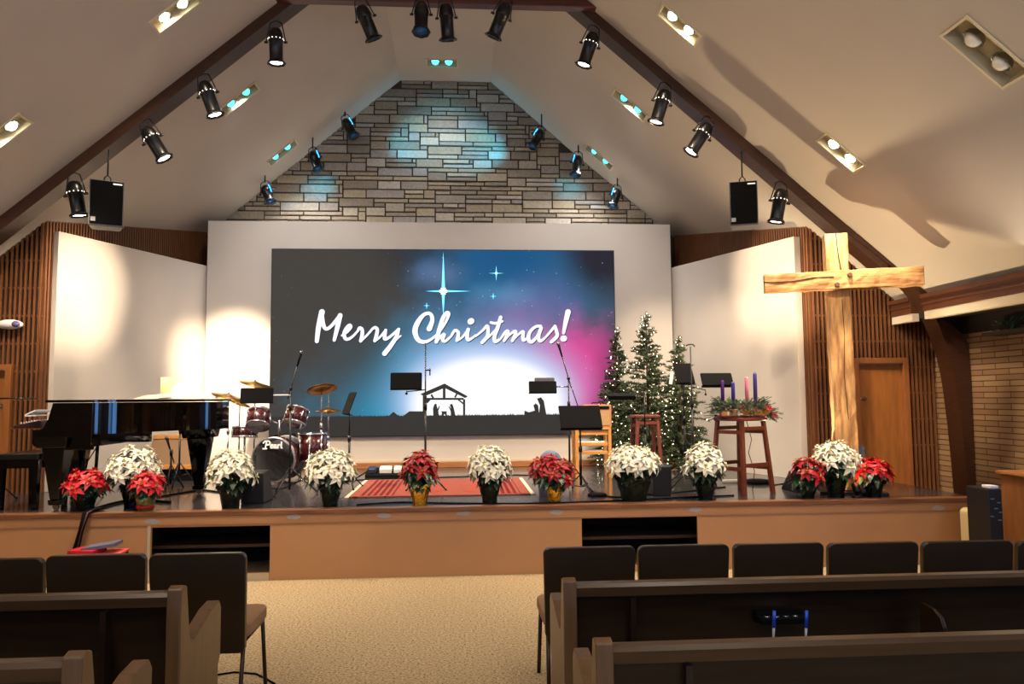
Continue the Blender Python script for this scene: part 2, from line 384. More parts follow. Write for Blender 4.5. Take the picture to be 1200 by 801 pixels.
# right brick wall
brick = bpy.data.materials.new('roman_brick'); brick.use_nodes = True; nt = brick.node_tree; b = nt.nodes['Principled BSDF']; b.inputs['Roughness'].default_value = .85
tc = nt.nodes.new('ShaderNodeTexCoord'); sp = nt.nodes.new('ShaderNodeSeparateXYZ'); cb = nt.nodes.new('ShaderNodeCombineXYZ'); bt = nt.nodes.new('ShaderNodeTexBrick')
nt.links.new(tc.outputs['Object'], sp.inputs[0]); nt.links.new(sp.outputs['Y'], cb.inputs['X']); nt.links.new(sp.outputs['Z'], cb.inputs['Y']); nt.links.new(cb.outputs[0], bt.inputs['Vector'])
bt.inputs['Scale'].default_value = 1; bt.inputs['Brick Width'].default_value = .42; bt.inputs['Row Height'].default_value = .064; bt.inputs['Mortar Size'].default_value = .006; bt.inputs['Mortar Smooth'].default_value = .3
bt.inputs['Color1'].default_value = lin((156,124,84))+(1,); bt.inputs['Color2'].default_value = lin((134,100,64))+(1,); bt.inputs['Mortar'].default_value = lin((78,52,32))+(1,)
nt.links.new(bt.outputs['Color'], b.inputs['Base Color'])
bp = nt.nodes.new('ShaderNodeBump'); bp.invert = True; bp.inputs['Distance'].default_value = .01; nt.links.new(bt.outputs['Fac'], bp.inputs['Height']); nt.links.new(bp.outputs[0], b.inputs['Normal'])
zbt = UX(1140,390,XB).z
struct('wall_right_brick', MB().bx(XB, XB+.2, YR, YC+.1, 0, zbt), brick, label='tan long-brick side wall right of the curved arch post')
XE = 5.4
e1 = UX(1200,320.5,XE).z; e2 = UX(1200,342,XE).z; e3 = UX(1200,353.5,XE).z
def eave_():
    m_ = MB()
    for ya, yb in ((YR, YB), (YB+.24, YC)): m_.bx(XE, XE+.14, ya, yb, e2, e1+.02).bx(XE-.02, XE, ya, yb, e2+(e1-e2)*.42, e2+(e1-e2)*.55).bx(XE-.035, XE, ya, yb, e1-.03, e1+.02)
    return m_
tr = struct('trim_2', eave_(), mat('eave_beam_wood', (88,50,28), .45, noise=.3, nscale=5, stretch=(8,1,8)), label='dark wooden eave beam along the right slope', bevel=.004)
MB().bx(XE+.015, XE+.1, YR, YB, e3, e2).bx(XE+.015, XE+.1, YB+.24, YC, e3, e2).build('white_fascia', mat('white_fascia_paint', (196,182,158), .7), tr)
dk = mat('dark_soffit', (34,22,14), .8)
struct('trim_3', MB().bx(XE+.1, XB+.2, YR, YC+.1, e3+.03, e3+.1).bx(XB-.02, XB+.2, YR, YC+.1, zbt, e3+.1), dk, label='dark soffit above the brick wall')
# left eave and wall (mostly off picture), rear wall with windows
struct('wall_left_side', MB().bx(XL-.2, XL, YR, YC+.1, 0, 2.9), brick, label='brick side wall beyond the piano')
struct('trim_4', MB().bx(XL, XC-EH+.15, YR, YC, 2.55, 2.95), darkwood, label='dark eave beam along the left slope')
wins = [(-4.6,.34),(-3.3,.34),(-2.0,.34),(-.7,.34),(.6,.34),(1.9,.34),(3.2,.34),(4.4,.34)]
mb = MB(); prev = XL
for xw, ww in wins:
    mb.bx(prev, xw-ww/2, YR-.2, YR, 0, 6.9); mb.bx(xw-ww/2, xw+ww/2, YR-.2, YR, 0, .9); mb.bx(xw-ww/2, xw+ww/2, YR-.2, YR, 3.4, 6.9); prev = xw+ww/2
mb.bx(prev, XB+.2, YR-.2, YR, 0, 6.9)
struct('wall_rear', mb, whitewall, label='rear wall with narrow windows behind the pews')
day = glow('daylight_pane', (120,180,255), 9)
for i, (xw, ww) in enumerate(wins):
    o = struct('window_%d' % (i+1), MB().bx(xw-ww/2, xw-ww/2+.03, YR-.18, YR-.02, .9, 3.4).bx(xw+ww/2-.03, xw+ww/2, YR-.18, YR-.02, .9, 3.4).bx(xw-ww/2, xw+ww/2, YR-.18, YR-.02, .9, .95).bx(xw-ww/2, xw+ww/2, YR-.18, YR-.02, 3.35, 3.4), darkwood, label='tall narrow window in the rear wall')
    MB().bx(xw-ww/2+.03, xw+ww/2-.03, YR-.12, YR-.1, .95, 3.35).build('pane', day, o)

for i in range(6):  # unseen glowing side windows, added for the blue stripes mirrored in the piano
    yw = -2.6 + i*1.45; o = struct('window_%d' % (i+20), MB().bx(XB-.05, XB+.02, yw-.2, yw-.17, .95, 2.45).bx(XB-.05, XB+.02, yw+.17, yw+.2, .95, 2.45).bx(XB-.05, XB+.02, yw-.2, yw+.2, .92, .96).bx(XB-.05, XB+.02, yw-.2, yw+.2, 2.44, 2.48), darkwood, label='unseen narrow window added on the brick side wall')
    MB().bx(XB-.02, XB-.005, yw-.17, yw+.17, .96, 2.44).build('pane', day, o)

# arch frame: sloping members, collar, curved posts (one glued frame)
fw_ = thing('arch_frame', 'dark brown laminated arch frame with collar and curved post', 'arch frame', (0,0,0)); fw_['kind'] = 'structure'; fw_['category'] = 'roof frame'
YBF = YB + .24
def sl_member(sg):
    mb = MB(); h0, h1 = .6, 5.24
    t0, t1 = .14, .17
    P = []
    for h, t in ((h0, t0), (h1, t1)):
        x = XC + sg*h; P.append((x, cz(h) if h > HW else Z0 - (h-HW)*SL, t))
    (xa, za, ta), (xb, zb_, tb) = P
    mb.hexa([(xa,YB,za-ta),(xb,YB,zb_-tb),(xb,YBF,zb_-tb),(xa,YBF,za-ta),(xa,YB,za+.02),(xb,YB,zb_+.02),(xb,YBF,zb_+.02),(xa,YBF,za+.02)])
    return mb
sl_member(-1).build('left_rafter', beamwood, fw_); sl_member(1).build('right_rafter', beamwood, fw_)
cz_ = U(500,9.5,YB+.02).z
hc = HW + (Z0 - cz_)/SL
MB().add([(XC-hc,YB-.1,cz_),(XC+hc,YB-.1,cz_),(XC+hc,YB+.02,cz_),(XC-hc,YB+.02,cz_),(XC-hc+.36,YB-.1,cz_+.3),(XC+hc-.36,YB-.1,cz_+.3),(XC+hc-.36,YB+.02,cz_+.3),(XC-hc+.36,YB+.02,cz_+.3)], [(0,3,2,1),(4,5,6,7),(0,1,5,4),(1,2,6,5),(2,3,7,6),(3,0,4,7)]).build('collar_beam', mat('collar_wood', (84,38,24), .4, noise=.35, nscale=4, stretch=(.6,6,10)), fw_, bevel=.008)
inner = [(980,277),(1040,323),(1056,339),(1069.5,354),(1080,372),(1087.5,390),(1097,415),(1102,435),(1106,460),(1111,500),(1114,530),(1117,560),(1119,585)]
outer = [(1014,276),(1085,333),(1098,343.5),(1101,357),(1101,370),(1107,375),(1116,381),(1124,388),(1131,396),(1135,412),(1137,440),(1140,510),(1143,585)]
def post(mirror):
    mb = MB(); A_ = [U(u,v,YBF) for u,v in inner]; B2 = [U(u,v,YB) for u,v in outer]
    A_.append(V((A_[-1].x+.03,0,0.0))); B2.append(V((B2[-1].x+.02,0,0.0)))
    vs = []
    for a, b_ in zip(A_, B2):
        for p, y in ((a,YB-.01),(b_,YB-.01),(b_,YBF+.01),(a,YBF+.01)):
            x = p.x if not mirror else 2*XC - p.x; vs.append((x, y, p.z))
    n = len(A_); fs = []
    for i in range(n-1):
        for k in range(4): fs.append((i*4+k, i*4+(k+1)%4, (i+1)*4+(k+1)%4, (i+1)*4+k))
    fs += [(0,1,2,3), tuple((n-1)*4+k for k in (3,2,1,0))]
    mb.add(vs, fs); return mb
post(False).build('curved_post', beamwood, fw_); post(True).build('curved_post', beamwood, fw_)

# ---------------- stage
stage = thing('stage_platform', 'raised stage with a dark glossy deck and tan front boards', 'stage', (0,0,0), kind='structure')
SR = U(1134,610,YS).x; SRT = U(1143,586,YS).x
deck = mat('dark_stage_deck', (56,52,55), .22, noise=.3, nscale=3, stretch=(3,.4,1), coat=.3)
MB().bx(XL, SRT, YS+.1, YST, HS-.04, HS).build('deck', deck, stage)
MB().bx(XL, SRT, YS-.02, YS+.1, HS-.045, HS+.002).build('nosing', mat('nosing_wood', (128,84,54), .3, noise=.35, nscale=3, stretch=(1,8,8)), stage, bevel=.008)
OL0, OL1 = U(176,640,YS).x, U(316,640,YS).x; OR0, OR1 = U(682,620,YS).x, U(818,620,YS).x; oz1 = U(240,617,YS).z; oz2 = U(750,606,YS).z; oz0 = U(316,671,YS).z
fp = MB(); ft = HS-.045; fb = .0
fy0, fy1 = YS+.01, YS+.04
fp.bx(XL, OL0, fy0, fy1, fb, ft).bx(OL0, OL1, fy0, fy1, oz1, ft).bx(OL0, OL1, fy0, fy1, fb, oz0).bx(OL1, OR0, fy0, fy1, fb, ft).bx(OR0, OR1, fy0, fy1, oz2, ft).bx(OR0, OR1, fy0, fy1, fb, .06).bx(OR1, SR, fy0, fy1, fb, ft)
fp.bx(SR-.03, SR, YS+.04, YC, fb, ft)
fp.build('front_panel', mat('tan_front_board', (176,130,88), .55, noise=.1, nscale=1.5), stage)
MB().bx(XL, SR+.005, YS-.005, YS+.012, HS-.125, HS-.045).build('fascia_strip', mat('fascia_strip_wood', (168,122,82), .5, noise=.15, nscale=2, stretch=(.5,4,4)), stage)
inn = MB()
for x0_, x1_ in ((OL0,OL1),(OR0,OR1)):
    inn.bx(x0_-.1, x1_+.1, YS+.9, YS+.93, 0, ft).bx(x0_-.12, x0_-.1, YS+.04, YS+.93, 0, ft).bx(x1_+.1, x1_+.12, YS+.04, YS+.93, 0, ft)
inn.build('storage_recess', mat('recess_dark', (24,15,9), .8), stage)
sh = MB()
for x0_, x1_ in ((OL0,OL1),(OR0,OR1)): sh.bx(x0_-.1, x1_+.1, YS+.25, YS+.9, .27, .3)
sh.build('storage_shelf', mat('recess_shelf_wood', (60,38,22), .6), stage)
MB().bx(OL1-.3, OL1-.005, YS-.002, YS+.01, .0, oz0-.0).bx(OL0-.03, OL0, YS-.002, YS+.01, 0, oz1+.02).build('edge_strip', mat('pale_edge', (176,160,136), .6), stage)
pt = mat('grey_putty', (150,142,140), .5)
for u, v in ((178,611),(344,605.5),(450,604),(543,601),(652,600),(815,597),(1100,595)):
    q = U(u,v,YS-.008); m_ = MB(); n_ = 18
    vs = [(q.x + .068*cos(2*pi*k/n_)*(1+.1*sin(3*k)), YS-.0075, q.z + .024*sin(2*pi*k/n_)*(1+.15*cos(5*k))) for k in range(n_)]
    m_.add(vs + [(a, YS-.005, c) for a, b2, c in vs], [tuple(range(n_)), tuple(range(n_,2*n_))[::-1]] + [(k,(k+1)%n_,n_+(k+1)%n_,n_+k) for k in range(n_)])
    m_.build('putty_patch', pt, stage)
# ================================================================ LED SCREEN
SYF = YW - .035
s00 = U(316,511,SYF); s11 = U(716.8,294.5,SYF); SX0, SX1, SZ0, SZ1 = s00.x+.005, s11.x+.02, U(520,509.5,SYF).z, s11.z
scr = thing('led_screen', 'large wall screen showing Merry Christmas over a starry sky', 'screen', ((SX0+SX1)/2, SYF, SZ0))
def L_(p): return V((p.x-(SX0+SX1)/2, p.y-SYF, p.z-SZ0))
w2 = (SX1-SX0)/2; hh = SZ1-SZ0
dm = bpy.data.materials.new('screen_picture'); dm.use_nodes = True; nt = dm.node_tree; nt.nodes.clear()
out = nt.nodes.new('ShaderNodeOutputMaterial'); em = nt.nodes.new('ShaderNodeEmission'); nt.links.new(em.outputs[0], out.inputs[0])
tc = nt.nodes.new('ShaderNodeTexCoord')
def Lk(a, b_): nt.links.new(a, b_)
def blob(prev, u, v, ru, rv, col, k=1, inner=0., noise=None, kind='SMOOTHSTEP'):
    c = L_(U(u, v, SYF)); c2 = L_(U(u+ru, v, SYF)); c3 = L_(U(u, v-rv, SYF)); rx = c2.x-c.x; rz = c3.z-c.z
    mp = nt.nodes.new('ShaderNodeMapping'); Lk(tc.outputs['Object'], mp.inputs[0]); mp.vector_type = 'POINT'
    mp.inputs['Scale'].default_value = (1/rx, 0, 1/rz); mp.inputs['Location'].default_value = (-c.x/rx, 0, -c.z/rz)
    ln = nt.nodes.new('ShaderNodeVectorMath'); ln.operation = 'LENGTH'; Lk(mp.outputs[0], ln.inputs[0]); src = ln.outputs['Value']
    if noise:
        ad = nt.nodes.new('ShaderNodeMath'); ad.operation = 'MULTIPLY_ADD'; Lk(noise, ad.inputs[0]); ad.inputs[1].default_value = .7; Lk(src, ad.inputs[2])
        sb = nt.nodes.new('ShaderNodeMath'); sb.operation = 'SUBTRACT'; Lk(ad.outputs[0], sb.inputs[0]); sb.inputs[1].default_value = .35; src = sb.outputs[0]
    mr = nt.nodes.new('ShaderNodeMapRange'); mr.interpolation_type = kind; mr.inputs[1].default_value = inner; mr.inputs[2].default_value = 1; mr.inputs[3].default_value = k; mr.inputs[4].default_value = 0; Lk(src, mr.inputs[0])
    mx = nt.nodes.new('ShaderNodeMix'); mx.data_type = 'RGBA'; Lk(mr.outputs[0], mx.inputs[0]); Lk(prev, mx.inputs[6]); mx.inputs[7].default_value = lin(col)+(1,); return mx.outputs[2]
rgb = nt.nodes.new('ShaderNodeRGB'); rgb.outputs[0].default_value = lin((70,66,62))+(1,)
nz = nt.nodes.new('ShaderNodeTexNoise'); nz.inputs['Scale'].default_value = 1.6; nz.inputs['Detail'].default_value = 6; nz.inputs['Roughness'].default_value = .6; Lk(tc.outputs['Object'], nz.inputs['Vector']); N = nz.outputs[0]
o_ = rgb.outputs[0]
o_ = blob(o_, 500, 290, 110, 90, (48,48,54), .9)
o_ = blob(o_, 610, 350, 175, 150, (48,104,142), 1, .1, N)
o_ = blob(o_, 600, 300, 120, 70, (26,80,130), .8, .0, N)
o_ = blob(o_, 455, 455, 135, 115, (40,146,184), 1, .15, N)
o_ = blob(o_, 515, 385, 75, 50, (84,122,156), .7, .0, N)
o_ = blob(o_, 655, 452, 140, 108, (206,72,146), 1, .25, N)
o_ = blob(o_, 662, 440, 100, 80, (222,78,152), .85, .1, N)
o_ = blob(o_, 608, 378, 85, 50, (136,124,172), .8, .0, N)
o_ = blob(o_, 640, 350, 70, 45, (96,100,150), .6, .0, N)
o_ = blob(o_, 590, 345, 60, 22, (96,150,190), .45, .0, N)
o_ = blob(o_, 512, 322, 45, 26, (98,120,160), .7, .0, N)
o_ = blob(o_, 712, 300, 70, 70, (44,42,52), 1, .2, N)
o_ = blob(o_, 728, 480, 50, 130, (90,50,76), .8, .2, N)
o_ = blob(o_, 565, 455, 150, 90, (150,190,235), .95, .35)
o_ = blob(o_, 572, 470, 122, 76, (220,228,250), 1, .5)
o_ = blob(o_, 572, 474, 100, 62, (255,255,255), 1, .72)
st = nt.nodes.new('ShaderNodeTexVoronoi'); st.inputs['Scale'].default_value = 9; Lk(tc.outputs['Object'], st.inputs['Vector'])
sr = nt.nodes.new('ShaderNodeMapRange'); sr.inputs[1].default_value = .0; sr.inputs[2].default_value = .09; sr.inputs[3].default_value = .8; sr.inputs[4].default_value = 0; Lk(st.outputs['Distance'], sr.inputs[0])
mx = nt.nodes.new('ShaderNodeMix'); mx.data_type = 'RGBA'; Lk(sr.outputs[0], mx.inputs[0]); Lk(o_, mx.inputs[6]); mx.inputs[7].default_value = lin((190,220,240))+(1,)
o2 = blob(mx.outputs[2], 390, 380, 120, 150, (70,66,62), .9, .3)
Lk(o2, em.inputs[0]); em.inputs[1].default_value = 1.0
fr = MB().bx(-w2-.012, w2+.012, -.03, .035, -.012, hh+.012); 
fr.build('screen_frame', mat('screen_bezel', (20,20,22), .5), scr)
disp = MB().bx(-w2, w2, -.036, -.0301, 0, hh).build('display', dm, scr)
silm = glow('screen_dark_picture', (58,55,53), 1.0); letm = glow('screen_white_letters', (240,240,255), 1.15); shm = glow('screen_letter_shadow', (34,36,50), 1.0)
def plate(mb, polypx, y=-.0375, th=.001):
    P = [L_(U(u, v, SYF-.036)) for u, v in polypx]; n = len(P)
    mb.add([(p.x, y, p.z) for p in P] + [(p.x, y-th, p.z) for p in P], [tuple(range(n)), tuple(range(n,2*n))[::-1]] + [(i,(i+1)%n,n+(i+1)%n,n+i) for i in range(n)])
sil = MB()
rnd = random.Random(3); gz = L_(U(500,487,SYF)).z
top = [L_(U(u, 487.5, SYF)) for u in (400, 716)]
sil.add([(-w2,-.0375,0),(w2,-.0375,0),(w2,-.0375,gz),(-w2,-.0375,gz),(-w2,-.0385,0),(w2,-.0385,0),(w2,-.0385,gz),(-w2,-.0385,gz)], [(0,1,5,4),(1,2,6,5),(2,3,7,6),(3,0,4,7),(7,6,5,4),(0,3,2,1)])
x = -w2
while x < w2-.03:
    h = rnd.uniform(.008,.035); l_ = rnd.uniform(-.012,.012); z = gz-.002
    sil.add([(x,-.0378,z),(x+.014,-.0378,z),(x+.007+l_,-.0378,z+h),(x,-.0384,z),(x+.014,-.0384,z),(x+.007+l_,-.0384,z+h)], [(0,1,2),(5,4,3),(0,3,4,1),(1,4,5,2),(2,5,3,0)]); x += .013
def zz(pts, ox, oy, sc): return [(ox + a/sc, oy + b/sc) for a, b in pts]
zA = lambda p: zz(p, 440, 400, 6.675)
for q in ([(0,585),(105,582),(140,548),(180,580),(215,582),(265,545),(372,545),(372,600),(0,600)],
          [(352,410),(540,328),(722,428),(702,442),(540,362),(380,430)],
          [(370,425),(402,425),(402,590),(370,590)],[(400,440),(690,440),(690,456),(400,456)],
          [(527,350),(548,350),(548,445),(527,445)],[(430,420),(442,408),(458,438),(446,444)],[(615,435),(632,404),(642,412),(628,440)],
          [(685,450),(702,450),(702,590),(685,590)],[(642,456),(660,456),(690,480),(684,490)],[(402,456),(432,456),(408,482),(402,478)],
          [(452,585),(450,520),(462,488),(478,486),(480,504),(486,525),(500,500),(504,508),(492,540),(496,585)],
          [(590,585),(588,545),(572,508),(578,505),(590,525),(582,492),(600,486),(610,510),(622,560),(624,588)],
          [(512,545),(560,545),(556,556),(562,585),(552,585),(540,565),(526,585),(514,585),(520,556)]):
    plate(sil, zA(q))
zC = lambda p: zz(p, 310, 284, 2.857)
for q in ([(870,562),(885,568),(905,562),(900,545),(908,538),(916,545),(920,578),(870,578)],[(918,578),(922,545),(912,522),(926,518),(935,530),(944,578)]):
    plate(sil, zC(q))
sil.build('nativity_silhouette', silm, disp)
def stroke(mb, pts, ws, y):
    # smooth (Catmull-Rom) then ribbon
    P = [L_(U(u, v, SYF-.036)) for u, v in pts]; n = len(P)
    if not isinstance(ws, (list, tuple)): ws = [ws]*n
    Q = []; Wd = []
    for i in range(n-1):
        a = P[max(i-1,0)]; b_ = P[i]; c = P[i+1]; d = P[min(i+2,n-1)]
        for k in range(5):
            t = k/5; Q.append(.5*((2*b_)+(c-a)*t+(2*a-5*b_+4*c-d)*t*t+(3*b_-a-3*c+d)*t**3)); Wd.append(ws[i]*(1-t)+ws[i+1]*t)
    Q.append(P[-1]); Wd.append(ws[-1]); sc = .0139*.69
    L = []; Rr = []
    for i, p in enumerate(Q):
        d = Q[min(i+1,len(Q)-1)]-Q[max(i-1,0)]; d.y = 0
        if d.length < 1e-6: d = V((1,0,0))
        d.normalize(); nn = V((-d.z,0,d.x)); L.append(p+nn*Wd[i]*sc); Rr.append(p-nn*Wd[i]*sc)
    for i in range(len(Q)-1):
        mb.add([(q.x,y,q.z) for q in (L[i],L[i+1],Rr[i+1],Rr[i])], [(0,1,2,3)])
    for e_, w_ in ((Q[0],Wd[0]),(Q[-1],Wd[-1])):
        mb.add([(e_.x+w_*sc*cos(a*pi/6), y, e_.z+w_*sc*sin(a*pi/6)) for a in range(12)], [tuple(range(12))])
zM = lambda p: zz(p, 360, 350, 7.5)
zB = lambda p: zz(p, 480, 350, 6)
ST = [(zM([(85,372),(100,250),(130,115)]),[3.2,4,4.6]),(zM([(126,118),(142,225),(168,264),(215,235),(292,145)]),[3.4,3.2,2.8,2.6,3.4]),(zM([(290,145),(268,240),(238,362)]),[3.8,3.8,2.6]),
 (zM([(305,322),(350,292),(384,248),(372,230),(345,258),(325,305),(335,348),(365,352),(405,325),(445,282)]),[1.6,2,2.4,2.4,2.8,3,2.8,2.4,2,1.8]),
 (zM([(445,282),(460,256),(482,268),(484,310),(470,370)]),[2,2.6,2.8,3,2.6]),(zM([(470,370),(520,325),(575,262)]),[2.2,1.8,2]),
 (zM([(575,262),(598,252),(616,270),(610,315),(594,368)]),[2,2.6,2.8,3,2.6]),(zM([(594,368),(640,335),(690,275)]),[2.2,1.8,2]),
 (zM([(690,275),(682,320),(684,352),(725,335),(805,266)]),[2.4,3,3,2.2,2.4]),(zM([(802,270),(785,330),(735,410),(680,480)]),[2.6,3.2,3.6,4]),(zM([(745,395),(790,350),(822,325)]),[2,1.8,1.4]),
 (zB([(138,210),(160,150),(145,105),(100,112),(55,170),(38,230),(60,288),(105,303),(150,285),(200,245)]),[4.4,3.4,2.8,3,4.2,4.4,3.6,3,2.2,1.8]),
 (zB([(200,245),(245,180),(275,112),(262,98),(235,135),(208,220),(188,302)]),[1.8,2,2.6,3,3.4,3.6,3]),(zB([(190,300),(222,262),(244,250),(232,285),(250,298),(292,262)]),[2,2.2,2.8,3,2.4,1.8]),
 (zB([(292,262),(318,222),(342,236),(340,265),(332,292)]),[2,2.4,2.8,3,2.6]),(zB([(332,292),(370,270),(412,215)]),[2.2,1.8,2]),
 (zB([(412,215),(404,255),(410,288),(440,275),(465,255)]),[3,3.2,2.8,2,1.6]),(zB([(428,160),(434,156)]),[5,5]),
 (zB([(465,262),(510,225),(545,190),(552,225),(545,265),(510,306)]),[1.6,2,2.6,3,3,2.8]),(zB([(512,300),(555,268),(602,220)]),[2.2,1.8,1.8]),
 (zB([(640,130),(618,205),(597,262),(602,300),(640,280)]),[3,3.2,3.2,3,1.8]),(zB([(572,166),(605,172),(652,158)]),[2.2,2.4,2]),
 (zB([(640,280),(672,235),(692,228),(682,262),(664,294)]),[1.6,2.4,2.8,3,2.4]),(zB([(664,294),(705,250),(738,228),(746,240),(722,294)]),[1.8,1.8,2.6,2.8,2.6]),(zB([(722,294),(765,250),(798,230),(796,265),(802,292),(835,268)]),[1.8,1.8,2.6,3,2.6,1.6]),
 (zB([(922,192),(885,196),(845,235),(836,285),(858,302),(895,265),(925,205)]),[2.4,2.4,2.8,3.2,3,2.2,2.4]),(zB([(925,205),(906,262),(918,296),(955,270),(1022,192)]),[3,3.2,2.8,1.8,2.4]),
 (zB([(1022,192),(1032,225),(1036,262),(996,302)]),[2.6,2.8,3,2.8]),
 (zB([(1114,92),(1098,160),(1082,240)]),[4.6,3.8,2.4]),(zB([(1080,280),(1086,278)]),[5,5])]
ml = MB(); ms = MB()
for pts, ws in ST:
    stroke(ml, pts, ws, -.0392); stroke(ms, [(u+.7, v+.9) for u, v in pts], ws, -.0388)
ms.build('letter_shadow', shm, disp); ml.build('lettering', letm, disp)
# stars with rays
starm = glow('screen_star_glow', (110,215,255), 2); corem = glow('screen_star_core', (250,252,255), 2)
def ray4(mb, u, v, l, w, y=-.0395, up=1, dn=1, lf=1, rg=1):
    plate(mb, [(u-w,v),(u,v-l*up),(u+w,v)], y); plate(mb, [(u-w,v),(u+w,v),(u,v+l*dn)], y)
    plate(mb, [(u,v-w*.6),(u+l*rg,v),(u,v+w*.6)], y); plate(mb, [(u,v-w*.6),(u,v+w*.6),(u-l*lf,v)], y)
ms = MB(); ray4(ms, 519.5, 341, 46, 2.1, -.0382, 1, .62, .45, .7); ray4(ms, 581.5, 320, 9, .8, -.0382); ray4(ms, 500,358,4,.6,-.0382); ray4(ms,578,347,4,.6,-.0382)
ms.build('star_rays', starm, disp)
mc = MB()
for u, v, r_ in ((519.5,341,5),(581.5,320,1.7)):
    plate(mc, [(u + r_*(1 if k%2 else .62)*cos(k*pi/10), v + r_*(1 if k%2 else .62)*sin(k*pi/10)) for k in range(20)], -.0394)
mc.build('star_core', corem, disp)

# ================================================================ SPOTLIGHTS ON THE ARCH
lensm = glow('lamp_lens_glow', (255,244,232), 9); ventm = glow('lamp_vent_glow', (255,240,220), 3); bluelens = mat('dark_blue_lens', (20,40,62), .15, emit=(30,60,90), es=.4); 
canm = mat('spotlight_black', (15,14,15), .3, .2)
def par(u1, v1, u2, v2, Y, kind, label, lean_y=.2, L=.4, name='stage_spotlight', group='spotlights on the arch frame', rr=.088):
    a = U(u1, v1, Y); b_ = U(u2, v2, Y)
    ax = V((b_.x-a.x, 0, b_.z-a.z)).normalized(); ax = (ax + V((0, lean_y, 0))).normalized(); L = min(L, (b_-a).length*1.04)
    s = L/.33; t = thing(name, label, 'spotlight', a, 0, group)
    r = rr
    MB().lathe([(r*.25,0),(r*.62,.012*s),(r*.86,.05*s),(r*.95,.1*s),(r*.95,.12*s),(r*.86,.125*s),(r*.84,.29*s),(r*.86,.3*s)], (0,0,0), ax, 24).build('housing', canm, t)
    q = MB().lathe([(r*.86,.295*s),(r*1.18,.318*s),(r*1.22,.33*s),(r*1.16,.333*s),(r*.84,.31*s)], (0,0,0), ax, 8, smooth=False); q.build('color_frame', canm, t)
    MB().lathe([(0.0001,.322*s),(r*.78,.318*s)], (0,0,0), ax, 20).build('lens', lensm if kind == 'on' else bluelens, t)
    if kind == 'on':
        a1 = ax.orthogonal().normalized(); a2 = ax.cross(a1); vm = MB()
        for k in range(12):
            d = a1*cos(k*pi/6) + a2*sin(k*pi/6); vm.sphere(ax*.105*s + d*r*.955, .0065, 6)
        vm.build('vent_holes', ventm, t)
    up = V((0,0,1)); sd = ax.cross(V((0,1,0))).normalized()
    piv = ax*.13*s; yk = MB()
    top = V((0, .0, .05)) - ax*.02
    for sg in (-1, 1):
        yk.tube([piv + sd*sg*r*1.02, piv + sd*sg*r*1.25, top + sd*sg*r*.7 + V((0,.02,0)), top + V((0,.03,.03))], .007, 6)
        yk.cyl(piv + sd*sg*r*1.0, piv + sd*sg*r*1.45, .014, .014, 10)
    yk.build('yoke', canm, t)
    return t
SP = [(323,33,323,73,'on','pointing straight down, highest on the left arch',.1),(238,95,251,134,'on','second down the left arch, tipped to the right',.12),(170,149,191,185,'on','third down the left arch, tilted right above the hanging speaker',.12),(86,212,91,251,'on','lowest on the left arch beside the left hanging speaker',.1),
 (696,38,684,76,'on','highest on the right arch, leaning left',.12),(780,105,769,145,'on','second down the right arch near the blue ceiling light',.12),(831,145,809,180,'on','third down the right arch, tilted strongly left',.12),(916,221,911,259,'on','lowest on the right arch beside the right hanging speaker',.1),
 (422,6,437,41,'off','unlit, first on the collar, angled to the right',.3),(494,4,494,42,'off','unlit with a round blue lens, under the middle of the collar',-.25),(522,4,525,42,'off','unlit, beside the blue lens one under the collar',.3),(594,4,577,41,'off','unlit, last on the collar, angled to the left',.3)]
for u1,v1,u2,v2,k,lb,ly in SP:
    par(u1,v1,u2,v2,YB-.03 if k == 'on' else YB-.14,k,'black stage spotlight '+lb,ly)
par(1178,-36,1175,2,6.0,'on','lit black stage spotlight cut off at the top edge',.1, L=.3, group='spotlights near the camera')
bluestrip = glow('blue_light_glow', (60,170,255), 3)
BS = [(404,140,419,168,'upper left, by the rake of the stone gable'),(366,178,374,200,'middle left on the stone gable rake'),(310,218,318,238,'lowest on the left of the stone gable'),(635,153,622,175,'upper right, by the rake of the stone gable'),(678,183,673,207,'middle right on the stone gable rake'),(724,222,717,243,'lowest on the right of the stone gable')]
for u1,v1,u2,v2,lb in BS:
    t = par(u1,v1,u2,v2,YST-.45,'off','small blue wash light, '+lb,-.25,L=.36,name='wash_light',group='blue wash lights at the gable',rr=.085)
    a, b_ = U(u1,v1,YST-.45), U(u2,v2,YST-.45); ax = (b_-a).normalized(); sg = 1 if u2 > u1 else -1
    MB().box(ax*.08 + V((sg*.07,-.05,.03)), (.016,.02,.12), V((0,0,1)).rotation_difference(ax).to_matrix()).build('blue_glow_line', bluestrip, t)  # thin emissive strip for the blue glow along the can
    MB().tube([V((0,.02,.06)), V((0,.02, cz(abs(a.x-XC))-a.z))], .012, 6).build('hanger', canm, t)

